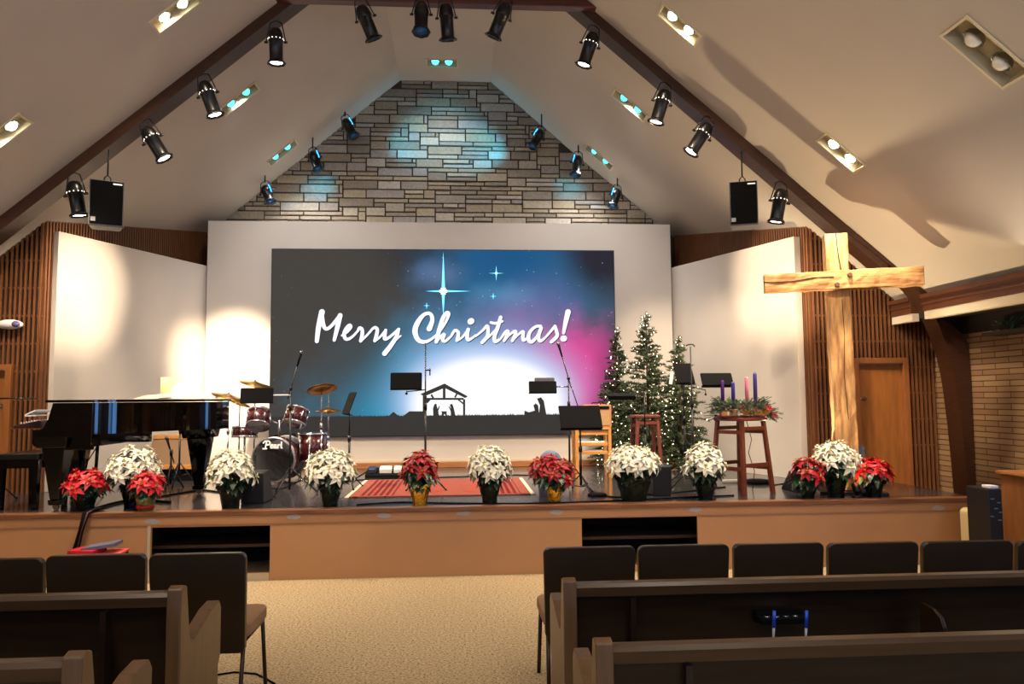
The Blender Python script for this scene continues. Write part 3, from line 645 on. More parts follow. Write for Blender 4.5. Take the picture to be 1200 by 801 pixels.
# hanging speakers
def speaker(u0, v0, u1, v1, Y, vc, label, rz=0):
    a = U(u0, v0, Y); b_ = U(u1, v1, Y); w = b_.x-a.x; h = a.z-b_.z
    t = thing('hanging_speaker', label, 'speaker', ((a.x+b_.x)/2, Y, b_.z), rz, 'speakers hanging from the arch')
    d = .24; tl = .1
    mb = MB().hexa([(-w/2+.03,d,.0),(w/2-.03,d,.0),(w/2,-.0,.0),(-w/2,0,0),(-w/2+.03,d,h),(w/2-.03,d,h),(w/2,0,h),(-w/2,0,h)]); mb.f = [f[::-1] for f in mb.f]; mb.build('cabinet', mat('speaker_grey', (62,60,60), .5), t, bevel=.006)
    MB().bx(-w/2+.012, w/2-.012, -.012, .004, .02, h-.008).build('grille', mat('speaker_grille', (5,5,6), .9, spec=.05), t, bevel=.004)
    MB().bx(w/2-.11, w/2-.025, -.016, -.011, h-.045, h-.03).build('brand_plate', mat('plate_white', (225,225,225), .4), t)
    MB().bx(-w/2+.02, -w/2+.065, -.016, -.011, .045, .09).build('corner_badge', mat('badge_grey', (120,120,122), .4), t)
    topz = U((u0+u1)/2, vc, Y).z - b_.z
    bk = MB().tube([(-.035,.1,h-.01),(-.03,.1,h+.05),(0,.1,h+.085),(.03,.1,h+.05),(.035,.1,h-.01)], .008, 6); bk.build('bracket', blackmetal, t)
    MB().tube([(0,.1,h+.08),(0,.1,topz)], .009, 6).build('cable', blackmetal, t)
speaker(107,211,143,265,YB-.14,172,'black speaker with grey edges hanging from the left arch', R(24))
speaker(855,212,888,264,YB-.14,174,'black speaker hanging from the right arch above the slatted wall', R(-17))

# ================================================================ CROSS
def timber(nm, sc):
    return mat(nm, (206,158,98), .8, 0, nscale=2.6, stretch=sc, bump=1.0, col2=(142,96,52))
crw = timber('weathered_upright', (9,9,1.2)); crw2 = timber('weathered_crossbeam', (1.2,9,9))
cb_ = U(986,578,7.9); cx_, cy_ = cb_.x+.1, 7.95
cross = thing('wooden_cross', 'tall rough-hewn timber cross standing on the stage among poinsettias', 'cross', (cx_, cy_, HS), R(-17))
def hewn(ax, lo, hi, hw_, hd, seed, n=26, shift=None):
    rn = random.Random(seed); mb = MB(); vs = []
    K = [(-1,-1),(-.3,-1.02),(.3,-1.02),(1,-1),(1,1),(-1,1)]
    for i in range(n+1):
        t = lo + (hi-lo)*i/n; j = [rn.uniform(-.006,.006) for _ in range(12)]; s_ = 1 + rn.uniform(-.02,.02); off = shift(t) if shift else 0
        for k, (a, b_) in enumerate(K):
            x, y = a*hw_*s_ + j[k] + off, b_*hd + j[k+6]
            vs.append((x, y, t) if ax == 'z' else (t, y, x))
    m_ = len(K); fs = [(i*m_+k, i*m_+(k+1)%m_, (i+1)*m_+(k+1)%m_, (i+1)*m_+k) for i in range(n) for k in range(m_)]
    fs += [tuple(range(m_))[::-1], tuple(range(n*m_, (n+1)*m_))]; mb.add(vs, fs); return mb
ztop = U(981,275,cy_).z - HS; zarm = U(986,331,cy_).z - HS
tiltf = lambda t: (t-.0)*-.012
hewn('z', .03, ztop, .115, .1, 5, shift=tiltf).build('upright', crw, cross, bevel=.008)
hewn('x', -.81, .79, .1, .07, 9).xf(Matrix.Translation((.0,-.17,zarm)) @ Matrix.Rotation(R(-.6),4,'Y')).build('crossbeam', crw2, cross, bevel=.008)
crk = mat('timber_crack', (44,26,14), .9)
mb = MB()
def crack(pts, y, w):
    for i in range(len(pts)-1):
        (a, b_), (c, d) = pts[i], pts[i+1]; dx, dz_ = c-a, d-b_; l = sqrt(dx*dx+dz_*dz_); nx, nz_ = -dz_/l*w, dx/l*w
        mb.hexa([(a-nx,y,b_-nz_),(c-nx,y,d-nz_),(c+nx,y,d+nz_),(a+nx,y,b_+nz_),(a-nx,y+.01,b_-nz_),(c-nx,y+.01,d-nz_),(c+nx,y+.01,d+nz_),(a+nx,y+.01,b_+nz_)])
crack([(-.035,ztop+.0),(-.03,ztop-.12),(-.02,ztop-.25),(.0,ztop-.42)], -.107, .006)
crack([(-.82,zarm+.005),(-.7,zarm-.005),(-.5,zarm+.0),(-.3,zarm+.03),(-.1,zarm+.03)], -.247, .005)
crack([(-.0,zarm-.2),(.01,zarm-.6),(-.01,zarm-1.0),(.015,zarm-1.5)], -.108, .003)
mb.build('crack', crk, cross)
mb = MB().cyl((.06,-.235,zarm+.045),(.06,-.275,zarm+.045),.026,.022,10).cyl((-.07,-.235,zarm-.055),(-.07,-.275,zarm-.055),.026,.022,10)
mb.build('peg', mat('dark_peg', (92,62,42), .7), cross)
bsx = MB().bx(-.32,.36,-.22,.3,0,.025); bsx.build('base_plate', mat('base_plate_dark', (26,24,26), .3), cross, bevel=.004)
MB().hexa([(.1,-.02,.02),(.2,-.02,.02),(.2,.04,.02),(.1,.04,.02),(.1,.08,.5),(.2,.08,.5),(.2,.14,.5),(.1,.14,.5)]).build('steel_brace', mat('brace_grey', (52,56,62), .4), cross)
MB().hexa([(-.2,-.02,.02),(-.11,-.02,.02),(-.11,.04,.02),(-.2,.04,.02),(-.2,.08,.5),(-.11,.08,.5),(-.11,.14,.5),(-.2,.14,.5)]).build('steel_brace', mat('brace_pale', (150,150,144), .4), cross)
# small floor uplight at the cross
ul = thing('floor_uplight', 'small black uplight on the stage at the foot of the cross', 'spotlight', (cx_-.13, cy_-.42, HS))
MB().cyl((0,0,0),(0,0,.02),.05).cyl((0,0,.02),(0,.0,.06),.01).build('base', blackmetal, ul); MB().cyl((0,-.03,.05),(0,.03,.13),.035,.042).build('housing', blackmetal, ul)
# ================================================================ POINSETTIAS
leafg = mat('poinsettia_leaf', (32,62,38), .4, noise=.4, nscale=20); redb = mat('red_bract', (205,22,38), .5, noise=.22, nscale=18); darkred = mat('deep_red_bract', (168,8,22), .5, noise=.25, nscale=18)
whiteb = mat('cream_bract', (234,230,210), .55, noise=.1, nscale=14); yel = mat('flower_center', (150,160,50), .6); stemg = mat('green_stem', (70,96,50), .6)
def foil(name, c, rough=.18, metal=.7): return mat(name, c, rough, metal, bump=1.0, nscale=26)
foils = {'black': foil('black_green_foil', (16,30,24), .2, .6), 'blueblack': foil('dark_blue_foil', (16,20,38), .16, .7), 'gold': foil('gold_foil', (232,190,70), .22, 1), 'green': foil('olive_foil', (110,110,52), .3, .5), 'lilac': mat('lilac_plastic', (150,140,156), .45)}
def bloom_mesh(nm, m, seed, n1=6, n2=5, n3=4, L=.105):
    rn = random.Random(seed); mb = MB()
    for k in range(n1):
        a = 2*pi*k/n1 + rn.uniform(-.2,.2); el = rn.uniform(-.25,.12); d = (cos(a)*cos(el), sin(a)*cos(el), sin(el)); mb.leaf((0,0,0), d, (0,0,1), L*rn.uniform(.85,1.12), L*.52, rn.uniform(.15,.45), .2)
    for k in range(n2):
        a = 2*pi*k/n2 + rn.uniform(-.3,.3); el = rn.uniform(.15,.5); d = (cos(a)*cos(el), sin(a)*cos(el), sin(el)); mb.leaf((0,0,.008), d, (0,0,1), L*rn.uniform(.6,.8), L*.38, rn.uniform(.1,.4), .22)
    for k in range(n3):
        a = 2*pi*k/n3 + rn.uniform(-.3,.3); el = rn.uniform(.5,.9); d = (cos(a)*cos(el), sin(a)*cos(el), sin(el)); mb.leaf((0,0,.014), d, (0,0,1), L*.42, L*.24, .1, .25, 3)
    return mb.mesh(nm, m)
def center_mesh():
    mb = MB(); rn = random.Random(1)
    for k in range(7): mb.sphere((rn.uniform(-.012,.012), rn.uniform(-.012,.012), .022+rn.uniform(0,.006)), .0065, 6)
    return mb.mesh('flower_center', yel)
BL = {c: [bloom_mesh('bloom', m_, 10*i+j) for j in range(3)] for i, (c, m_) in enumerate((('red',redb),('darkred',darkred),('white',whiteb)))}
CM = center_mesh()
def poinsettia(u, vbase, Y, wpx, vtop, col, foilc, label, potw=.2, poth=.2, bow=None, nb=14, seed=0, flat=.62, group='poinsettias along the stage edge', offx=0, pz=None):
    rn = random.Random(seed+100); b_ = U(u, vbase, Y); z0 = HS if pz is None else pz
    t = thing('poinsettia', label, 'potted plant', (b_.x, Y, z0), rn.uniform(-.0,.0), group)
    Rw = (U(u+wpx/2, vbase, Y).x - U(u-wpx/2, vbase, Y).x)/2; top = U(u, vtop, Y).z - z0
    r1, r0 = potw/2, potw/2*.72
    pm = MB(); n = 20; vs = []
    prof = [(r0,0),(r0*1.08,poth*.3),(r1*.95,poth*.62),(r1,poth*.8),(r1*1.22,poth*1.02),(r1*1.05,poth*1.0),(r1*.9,poth*.85)]
    if foilc == 'lilac': prof = [(r0,0),(r1*.95,poth*.85),(r1*1.03,poth*.86),(r1*1.03,poth),(r1*.94,poth),(r1*.9,poth*.85)]
    for i, (r, h) in enumerate(prof):
        for k in range(n):
            a = 2*pi*k/n; q = 1 + (.0 if foilc == 'lilac' else (rn.uniform(-.05,.05) + (.12*sin(k*5+seed) if i >= 4 else 0))); vs.append((r*q*cos(a), r*q*sin(a), h + (0 if foilc == 'lilac' or i < 4 else .018*sin(k*3+seed))))
    N_ = len(prof); pm.add(vs, [(i*n+k, i*n+(k+1)%n, (i+1)*n+(k+1)%n, (i+1)*n+k) for i in range(N_-1) for k in range(n)] + [tuple(range(n))[::-1], tuple(range((N_-1)*n, N_*n))], foilc == 'lilac')
    pot = pm.build('pot_wrap' if foilc != 'lilac' else 'pot', foils[foilc], t)
    if bow:
        rb = MB().lathe([(r0*1.16,poth*bow),(r0*1.22,poth*bow+.012),(r0*1.25,poth*bow+.028),(r0*1.2,poth*bow+.036)], n=20)
        rb.build('ribbon', mat('red_ribbon', (170,16,28), .4), t)
    # dome
    zc = poth*1.0; A = Rw*.93; B_ = max(.12, top - zc - .02)
    fo = MB()
    for k in range(10):
        a = rn.uniform(0,2*pi); r = rn.uniform(.2,.75)*A; fo.tube([(0,0,poth*.8),(r*.4*cos(a), r*.4*sin(a), zc+B_*.25),(r*cos(a)*.9, r*sin(a)*.9, zc+B_*sqrt(max(0,1-(r/A)**2))*.8)], .004, 5)
    for k in range(70):
        a = rn.uniform(0,2*pi); el = rn.uniform(-.25,.75); rr = rn.uniform(.45,.86)
        p = V((A*rr*cos(a)*cos(el)*.9, A*rr*sin(a)*cos(el)*.9, zc + B_*.22 + B_*.55*rr*sin(el))); d = V((cos(a), sin(a), rn.uniform(-.7,.1))); fo.leaf(p - d*.03, d, (0,0,1), rn.uniform(.08,.13), .06, rn.uniform(.2,.6), .15)
    for k in range(26):
        a = rn.uniform(0,2*pi); d = V((cos(a), sin(a), rn.uniform(-.9,-.3))); p = V((r1*.7*cos(a), r1*.7*sin(a), zc+rn.uniform(0,.08))); fo.leaf(p, d, (0,0,1), rn.uniform(.08,.12), .058, .3, .15)
    fo.build('foliage', leafg, t)
    # blooms: spread over the dome
    nb = int(nb*(1.4 if col == 'white' else 1.15))
    for i in range(nb):
        f = (i+.5)/nb; ph = math.acos(1-f*(1-cos(R(88)))) ; a = i*2.39996 + seed
        p = V((A*.8*sin(ph)*cos(a), A*.8*sin(ph)*sin(a), zc + B_*(.22+flat*.0) + (B_*.74)*cos(ph)))
        nrm = V((sin(ph)*cos(a)*.9, sin(ph)*sin(a)*.9, cos(ph)*.8+.35)).normalized()
        me = BL[col][i % 3]; o = bpy.data.objects.new('bloom', me); COL.objects.link(o); o.parent = t
        o.rotation_euler = (nrm.to_track_quat('Z','Y') @ Euler((0,0,rn.uniform(0,6))).to_quaternion()).to_euler(); o.location = p + V((rn.uniform(-.015,.015), rn.uniform(-.015,.015), rn.uniform(-.012,.02)))
        s = rn.uniform(.85,1.12); o.scale = (s, s, s)
        c = bpy.data.objects.new('flower_center', CM); COL.objects.link(c); c.parent = o
    return t
PY = 7.62
poinsettia(100,601,7.58,62,549,'red','black','red poinsettia in black foil nearest the piano leg',.2,.17,None,12,1)
poinsettia(155,598,7.72,78,521,'white','blueblack','large cream poinsettia in dark blue foil in front of the piano',.2,.21,None,18,2)
poinsettia(170,600,7.5,44,552,'red','green','red poinsettia in olive foil with a red ribbon in front of the piano',.19,.17,.12,9,3)
poinsettia(270,598,7.6,68,525,'white','black','cream poinsettia in black foil left of the bass drum',.22,.2,None,17,4)
poinsettia(387,597,7.58,78,524,'white','black','cream poinsettia in dark foil between the bass drum and the rug',.2,.2,None,17,5)
poinsettia(492,594,7.56,54,526,'darkred','gold','deep red poinsettia in gold foil in front of the rug',.2,.2,None,13,6)
poinsettia(574,592.5,7.58,64,520,'white','black','cream poinsettia in dark foil at the right end of the rug',.2,.2,None,15,7)
poinsettia(650,590,7.56,56,531,'darkred','gold','deep red poinsettia in gold foil by the large black music stand',.17,.17,None,12,8)
poinsettia(638,574,8.1,44,532,'darkred','lilac','deep red poinsettia in a lilac pot behind the gold one',.15,.16,None,8,18)
poinsettia(743,589,7.62,80,520,'white','black','widest cream poinsettia, in dark green foil in front of the wooden stool',.34,.24,None,20,9)
poinsettia(827,588,7.6,58,519,'white','black','cream poinsettia in dark foil beside the wreath stool',.21,.21,None,14,10)
poinsettia(947,586.5,7.55,50,534,'darkred','black','small red poinsettia with a red ribbon left of the cross',.17,.13,.55,9,11)
poinsettia(980,586,7.6,66,515,'white','black','cream poinsettia in dark foil in front of the cross',.22,.22,None,15,12)
poinsettia(1024,585,7.56,52,536,'red','black','red poinsettia in flared black foil right of the cross',.19,.16,None,11,13)

# ================================================================ TREES
ndl = mat('fir_needles', (70,84,50), .7, noise=.5, nscale=12); ndl2 = mat('fir_bark', (74,52,36), .9)
fairy = glow('fairy_light', (255,232,196), 7)
def tree_parts(t, Hh, Rb, seed):
    rn = random.Random(seed); tr = MB().tube([(0,0,0),(0,0,Hh*.5),(0,0,Hh)], [.03,.02,.004], 8)
    for a in range(3): tr.tube([(0,0,.12),(.22*cos(a*2.1),.22*sin(a*2.1),.01)], .012, 6)
    tr.build('trunk', ndl2, t)
    mb = MB(); li = MB(); z = .16
    while z < Hh-.04:
        f = (z-.1)/(Hh-.1); r = Rb*(1-f)**.85 + .025; nbr = max(4, int(4+9*(1-f)))
        for k in range(nbr):
            a = rn.uniform(0,2*pi); L = r*rn.uniform(.72,1.15); el = rn.uniform(-.25,.2) + .5*f
            d = V((cos(a)*cos(el), sin(a)*cos(el), sin(el))); st_ = V((0,0,z+rn.uniform(-.03,.03))); nt_ = max(14, int(L*330))
            for j in range(nt_):
                q = (j+rn.random())/nt_
                if q < .12: continue
                b_ = st_ + d*L*q - V((0,0,.15*L*q*q)); dd = (d*.5 + V((rn.uniform(-1,1),rn.uniform(-1,1),rn.uniform(-.6,1))).normalized()*.9).normalized(); l = rn.uniform(.03,.055)
                sd = dd.cross(V((rn.uniform(-1,1),rn.uniform(-1,1),rn.uniform(-1,1)))).normalized()*.0078
                mb.add([b_-sd, b_+sd, b_+dd*l], [(0,1,2)])
            if rn.random() < .5:
                q = rn.uniform(.45,1.0); b_ = st_ + d*L*q - V((0,0,.15*L*q*q)) + V((0,0,.008)); li.sphere(b_, .0095, 6)
        z += .048
    mb.build('needles', ndl, t)
    li.build('fairy_lights', fairy, t, kind='stuff')
for u, vt, Yt, Rb, lb, sd in ((722,384,11.15,.42,'slim lit Christmas tree nearest the screen edge',1),(757,364,10.8,.56,'tallest lit Christmas tree, between two shorter ones',2),(795,393,10.45,.48,'lit Christmas tree behind the paired music stands',3)):
    p = U(u, vt, Yt); t = thing('christmas_tree', lb, 'christmas tree', (p.x, Yt, HS), 0, 'lit christmas trees'); tree_parts(t, p.z-HS, Rb, sd)

# ================================================================ PIANO
pn0 = U(42,520,7.6).x
piano = thing('grand_piano', 'black lacquered baby grand piano with its lid closed', 'piano', (0,0,0))
X0 = U(28,480,7.9).x; kx = U(42,500,7.62).x; tx = U(250,500,8.55).x; yn = 7.56; yf = 9.0
rz0 = U(200,505,8.1).z; rz1 = U(150,469,7.9).z - .0
lidz = 1.7 + .005
# plan outline of the rim (bent side nearest camera)
def plan(off=0):
    P = [(kx+.55, yn-off)]
    bx_ = kx+.55; L = tx-bx_
    for k in range(1, 33):
        t = k/32; P.append((bx_+L*t*.98, yn-off + (.98)*(3*t*t-2*t**3)*.92 + .04*t))
    xt = P[-1][0]; yt = P[-1][1]
    for k in range(1, 7):
        a = -pi/2 + k*pi/6; P.append((xt + (.1+off)*cos(a)+.0, (yt+yf+off)/2 + ((yf+off-yt)/2)*sin(a)))
    P += [(kx+.55, yf+off)]
    return P
body = plan(); fn = lambda a, b_, t: (a, b_, t)
MB().prism(body, fn, rz0, rz1-.02).build('rim', lacquer, piano)
fx_ = kx + .12
MB().prism(plan(.02) + [(fx_, yf+.02), (fx_, yn-.02)], fn, rz1-.015, rz1+.01).build('lid', lacquer, piano, bevel=.003)
# case front with cheeks and key bed
cheek = [(kx,.0),(kx,-.13),(kx+.02,-.16),(kx+.2,-.16),(kx+.24,-.2),(kx+.55,-.2),(kx+.56,.16),(fx_+.06,.16),(fx_+.02,.1),(fx_-.02,.02),(kx+.06,.0)]
zk = U(60,503,7.6).z
for y0_, y1_ in ((yn,yn+.07),(yf-.07,yf)):
    MB().prism([(a, zk+b_ if b_ < .15 else rz1-.02) for a, b_ in cheek], lambda a, b_, t: (a, t, b_), y0_, y1_).build('cheek', lacquer, piano, bevel=.006)
MB().bx(kx+.01, kx+.55, yn+.06, yf-.06, zk-.17, zk-.08).build('key_bed', lacquer, piano)
kb = MB()
for i in range(46): kb.bx(kx+.03, kx+.18, yn+.1+i*.0268, yn+.1+i*.0268+.0255, zk-.07, zk-.035)
kb.build('keys', mat('ivory_keys', (225,220,205), .3), piano)
MB().bx(kx+.2, kx+.55, yn+.06, yf-.06, zk-.08, rz1-.03).build('fallboard', lacquer, piano)
def pleg(x, y, zt, w=.075):
    mb = MB(); 
    for (za, wa), (zb_, wb) in (((0.05,.5),(.1,.55)),((.1,.42),(zt*.85,1.0)),((zt*.85,1.3),(zt,1.5))):
        a, b_ = w*wa, w*wb; mb.hexa([(x-a,y-a,HS+za),(x+a,y-a,HS+za),(x+a,y+a,HS+za),(x-a,y+a,HS+za),(x-b_,y-b_,HS+zb_),(x+b_,y-b_,HS+zb_),(x+b_,y+b_,HS+zb_),(x-b_,y+b_,HS+zb_)])
    lg = mb.build('leg', lacquer, piano, bevel=.008)
    MB().cyl((x,y-.018,HS+.03),(x,y+.018,HS+.03),.028,.028,14).bx(x-.02,x+.02,y-.028,y+.028,HS+.035,HS+.06).build('caster', mat('brass_caster', (170,150,110), .3, .9), lg)
lx1 = U(66,590,7.66); pleg(lx1.x, 7.66, rz0-HS-.02, .105); pleg(U(91,560,8.8).x, 8.8, rz0-HS-.02, .105); pleg(U(233,560,8.75).x, 8.78, rz0-HS+.01, .115)
ly = MB(); lyx = U(118,540,8.25).x
for y in (8.12, 8.4): ly.tube([(lyx-.1,y,rz0),(lyx-.12,y,HS+.18)], .018, 8)
ly.bx(lyx-.2, lyx-.04, 8.08, 8.44, HS+.11, HS+.19); ly.build('pedal_lyre', lacquer, piano)
pd = MB()
for y in (8.18,8.26,8.34): pd.bx(lyx-.3, lyx-.15, y-.012, y+.012, HS+.09, HS+.1)
pd.build('pedal', mat('brass', (190,150,80), .25, 1), piano)

# bench
bq = U(30,530,7.85)
bench = thing('piano_bench', 'black padded piano bench in front of the keyboard', 'bench', (U(30,570,7.8).x, 7.95, HS))
bw = U(57,560,7.7).x - U(4,560,7.7).x; bh = U(30,531,7.7).z - HS
MB().rbox((0,0,bh-.03), (bw*.96,.6,.06), .03).build('cushion', mat('black_leather', (20,18,18), .35), bench)
MB().bx(-bw/2+.02,bw/2-.02,-.3,.3,bh-.14,bh-.062).build('apron', lacquer, bench)
for a in (-1,1):
    for c in (-1,1): MB().hexa([(a*(bw/2-.05)-.022,c*.27-.022,0),(a*(bw/2-.05)+.022,c*.27-.022,0),(a*(bw/2-.05)+.022,c*.27+.022,0),(a*(bw/2-.05)-.022,c*.27+.022,0),(a*(bw/2-.05)-.03,c*.27-.03,bh-.14),(a*(bw/2-.05)+.03,c*.27-.03,bh-.14),(a*(bw/2-.05)+.03,c*.27+.03,bh-.14),(a*(bw/2-.05)-.03,c*.27+.03,bh-.14)]).build('leg', lacquer, bench)
# small red synth console on the key slip, white sheet
sx0, sx1 = U(14,500,7.9).x, U(40,500,7.9).x; sz = zk + .003
con = thing('keyboard_console', 'small red-and-black keyboard console resting on the piano cheeks', 'keyboard', ((sx0+sx1)/2, 8.2, sz+.0))
hwid = (sx1-sx0)/2
MB().hexa([(-hwid,-.3,0),(hwid+.08,-.3,0),(hwid+.08,.5,0),(-hwid,.5,0),(-hwid+.02,-.3,.03),(hwid+.06,-.3,.08),(hwid+.06,.5,.08),(-hwid+.02,.5,.03)]).build('case', mat('console_red', (44,14,20), .5), con, bevel=.005)
kn = MB()
for i in range(14):
    for j in range(3): x_ = -hwid+.06+j*.05; kn.cyl((x_, -.25+i*.05, .03+j*.01), (x_, -.25+i*.05, .06+j*.01), .007)
kn.build('knobs', mat('knob_grey', (150,140,150), .4), con)
sh_ = thing('sheet_music', 'folded white sheet music standing behind the keyboard console', 'paper', (0,0,0))
a0, a1, a2 = U(29,486,7.75), U(41.5,480.5,7.75), U(42,486.5,7.75)
mb = MB()
for p, q in ((a0,a1),(a0+V((0,0,-.01)),a2)): mb.hexa([(p.x,7.75,p.z-.006),(q.x,7.75,q.z-.006),(q.x,8.05,q.z-.006),(p.x,8.05,p.z-.006),(p.x,7.75,p.z+.006),(q.x,7.75,q.z+.006),(q.x,8.05,q.z+.006),(p.x,8.05,p.z+.006)])
mb.build('page', mat('white_paper', (232,230,228), .7), sh_)
# candles and cloth on the lid
lidt = rz1 + .011
cl = MB(); rn = random.Random(4); cx0 = U(210,462,8.35).x
n = 26; vs = []; fs = []
for i in range(n+1):
    for j in range(9):
        a, b_ = i/n*2-1, j/8*2-1; r = max(0, 1 - (a*a*.9 + b_*b_*.9)); vs.append((cx0-.05 + a*.42, 8.42+b_*.17, lidt + .004 + (r**.5)*.06*(.6+.5*rn.random()) ))
for i in range(n):
    for j in range(8): fs.append((i*9+j, (i+1)*9+j, (i+1)*9+j+1, i*9+j+1))
cl.add(vs, fs, True); base_n = len(vs); 
tag(cl.build('snow_cloth', mat('snow_blanket', (196,178,160), .9), None), 'fluffy white snow blanket under the candles on the piano', 'cloth')
waxg = mat('lit_wax', (246,226,170), .6, emit=(255,214,130), es=.2); waxh = mat('bright_lit_wax', (255,246,225), .6, emit=(255,240,205), es=1.6)
flame = glow('flame_glow', (255,220,140), 12)
for u, vt, r, m_, lb, yy in ((195.5,442,.062,waxg,'tall cream pillar candle, first on the piano from the keyboard side',8.45),(213,450,.05,waxh,'short glowing pillar candle beside the tall cream one on the piano',8.32),(222,446.5,.05,waxh,'middle-height glowing pillar candle on the piano',8.4),(229,442,.062,waxh,'tall bright pillar candle nearest the drum kit on the piano',8.5),(206,454,.04,waxh,'smallest glowing candle between the pillars on the piano',8.36)):
    p = U(u, vt, yy); t = thing('pillar_candle', lb, 'candle', (p.x, yy, lidt+.01), 0, 'candles on the piano'); h = p.z-lidt-.01
    MB().lathe([(r,0),(r,h-.006),(r*.93,h),(r*.85,h-.004),(r*.6,h-.014),(.0001,h-.016)], n=24).build('wax', m_, t)
    MB().cyl((0,0,h-.016),(0,0,h+.004),.002,.002,6).build('wick', blackmetal, t)
    if m_ is waxh: MB().lathe([(.0001,h),(.006,h+.008),(.005,h+.016),(.0001,h+.032)], n=10).build('flame', flame, t)
# ================================================================ DRUM KIT
shell = mat('mahogany_shell', (54,14,11), .18, coat=.5); headb = mat('black_drumhead', (4,4,5), .6, spec=.15); headg = mat('grey_drumhead', (150,138,128), .45); bronze = mat('cymbal_bronze', (158,112,48), .28, .95, noise=.3, nscale=20)
bc = U(320,530,9.7); bd = thing('bass_drum', 'mahogany bass drum with a black front head and two mounted toms', 'drum', (bc.x, 9.7, HS), R(-8))
rr = (U(347,530,9.7).x-U(293,530,9.7).x)/2; zc0 = rr+.015
mb = MB().lathe([(rr*.95,.04),(rr*.95,.42)], (0,0,zc0), (0,1,0), 36); mb.build('shell', shell, bd)
MB().lathe([(rr*.93,.0),(rr,.0),(rr,.04),(rr*.95,.045)], (0,0,zc0), (0,1,0), 36).build('front_hoop', mat('hoop_silver', (150,148,150), .3, .7), bd)
MB().lathe([(rr*.95,.42),(rr,.42),(rr,.46),(rr*.93,.46)], (0,0,zc0), (0,1,0), 36).build('rear_hoop', mat('hoop_silver'), bd)
hd = MB().cyl((0,.004,zc0), (0,.0,zc0), rr*.94, n=40).build('front_head', headb, bd)
# Pearl script on the head
def dstroke(mb, pts, w, ox, oz, s, y):
    for i in range(len(pts)-1):
        a = V((ox+pts[i][0]*s, y, oz+pts[i][1]*s)); b_ = V((ox+pts[i+1][0]*s, y, oz+pts[i+1][1]*s)); d = (b_-a); d.normalize(); nn = V((-d.z,0,d.x))*w
        mb.add([a-nn-d*w*.5, b_-nn+d*w*.5, b_+nn+d*w*.5, a+nn-d*w*.5], [(0,1,2,3)])
lt = MB(); s = .088; ox = -rr*.43; oz = zc0+rr*.5
for pts in ([(.25,-.05),(.45,1.0)],[(-.05,.72),(.2,1.0),(.75,1.02),(.98,.8),(.85,.52),(.35,.42)],[(-.1,-.06),(.5,-.06)],
            [(1.0,.28),(1.32,.34),(1.36,.5),(1.15,.52),(1.02,.3),(1.1,.02),(1.4,.08)],[(1.85,.45),(1.6,.48),(1.5,.15),(1.65,.0),(1.85,.4),(1.85,.05),(2.0,.08)],
            [(2.1,.5),(2.12,.0)],[(2.12,.35),(2.3,.52),(2.42,.45)],[(2.62,.9),(2.58,.1),(2.75,.02)]): dstroke(lt, pts, .0085, ox, oz, s, -.006)
lt.build('lettering', glowless := mat('white_print', (235,235,235), .5), hd)
lg_ = MB()
for k in range(8):
    a = k*pi/4+.3; lg_.box((rr*.99*cos(a), .1, zc0+rr*.99*sin(a)), (.02,.05,.02)); lg_.tube([(rr*1.0*cos(a), -.01, zc0+rr*1.0*sin(a)),(rr*1.0*cos(a), .12, zc0+rr*1.0*sin(a))], .004, 6)
lg_.build('tension_lugs', chrome, bd)
for sg in (-1,1): MB().tube([(sg*rr*.8,.1,zc0-rr*.5),(sg*(rr+.14),-.02,.005)], .008, 8).build('spur', chrome, bd)
MB().cyl((0,.2,zc0+rr*.94),(0,.2,zc0+rr+.2),.014).tube([(0,.2,zc0+rr+.15),(-.12,.2,zc0+rr+.2)],.011).tube([(0,.2,zc0+rr+.15),(.13,.2,zc0+rr+.2)],.011).build('tom_mount', chrome, bd)
def drum(parent, c, r, h, ax, nm='tom', top=headg, bot=headg):
    ax = V(ax).normalized(); c = V(c)
    o = MB().lathe([(r*.95,-h/2),(r*.95,h/2)], c, ax, 28).build(nm, shell, parent)
    MB().lathe([(r*.95,-h/2-.006),(r,-h/2-.008),(r,-h/2+.014),(r*.96,-h/2+.016)], c, ax, 28).lathe([(r*.96,h/2-.016),(r,h/2-.014),(r,h/2+.01),(r*.95,h/2+.008)], c, ax, 28).build('rim', chrome, o)
    MB().lathe([(.0001,-h/2-.002),(r*.95,-h/2)], c, ax, 28).lathe([(r*.95,h/2),(.0001,h/2+.002)], c, ax, 28).build('drumhead', top, o)
    a1 = ax.orthogonal().normalized(); a2 = ax.cross(a1); mb = MB()
    for k in range(8):
        d = a1*cos(k*pi/4) + a2*sin(k*pi/4); mb.cyl(c+d*r*.99-ax*h*.18, c+d*r*.99+ax*h*.18, .01, .01, 8); mb.cyl(c+d*r*1.0-ax*h/2, c+d*r*1.0+ax*h/2, .003, .003, 6)
    mb.build('lugs', chrome, o); return o
def loc(bdt, u, v, Y):
    p = U(u, v, Y) - bdt.location; r = -bdt.rotation_euler.z; return V((p.x*cos(r)-p.y*sin(r), p.x*sin(r)+p.y*cos(r), p.z))
drum(bd, loc(bd,303,491,9.78), .15, .2, (-.12,.5,.85)); drum(bd, loc(bd,347,488,9.85), .148, .2, (.12,.4,.88))
ft_ = U(366,510,9.95); t = thing('floor_tom', 'dark floor tom on three legs right of the bass drum', 'drum', (ft_.x, 9.98, HS), 0)
drum(t, (0,0,.43), .19, .36, (0,0,1), 'shell')
for k in range(3): a = k*2.09+.5; MB().tube([(.2*cos(a),.2*sin(a),.45),(.2*cos(a),.2*sin(a),.05),(.24*cos(a),.24*sin(a),.0)], .006, 6).build('leg', chrome, t)
sn = U(283,505,10.15); t = thing('snare_drum', 'chrome snare drum on a low stand behind the left tom', 'drum', (sn.x, 10.3, HS), 0)
drum(t, (0,0,.62), .17, .13, (0,.1,1), 'shell')
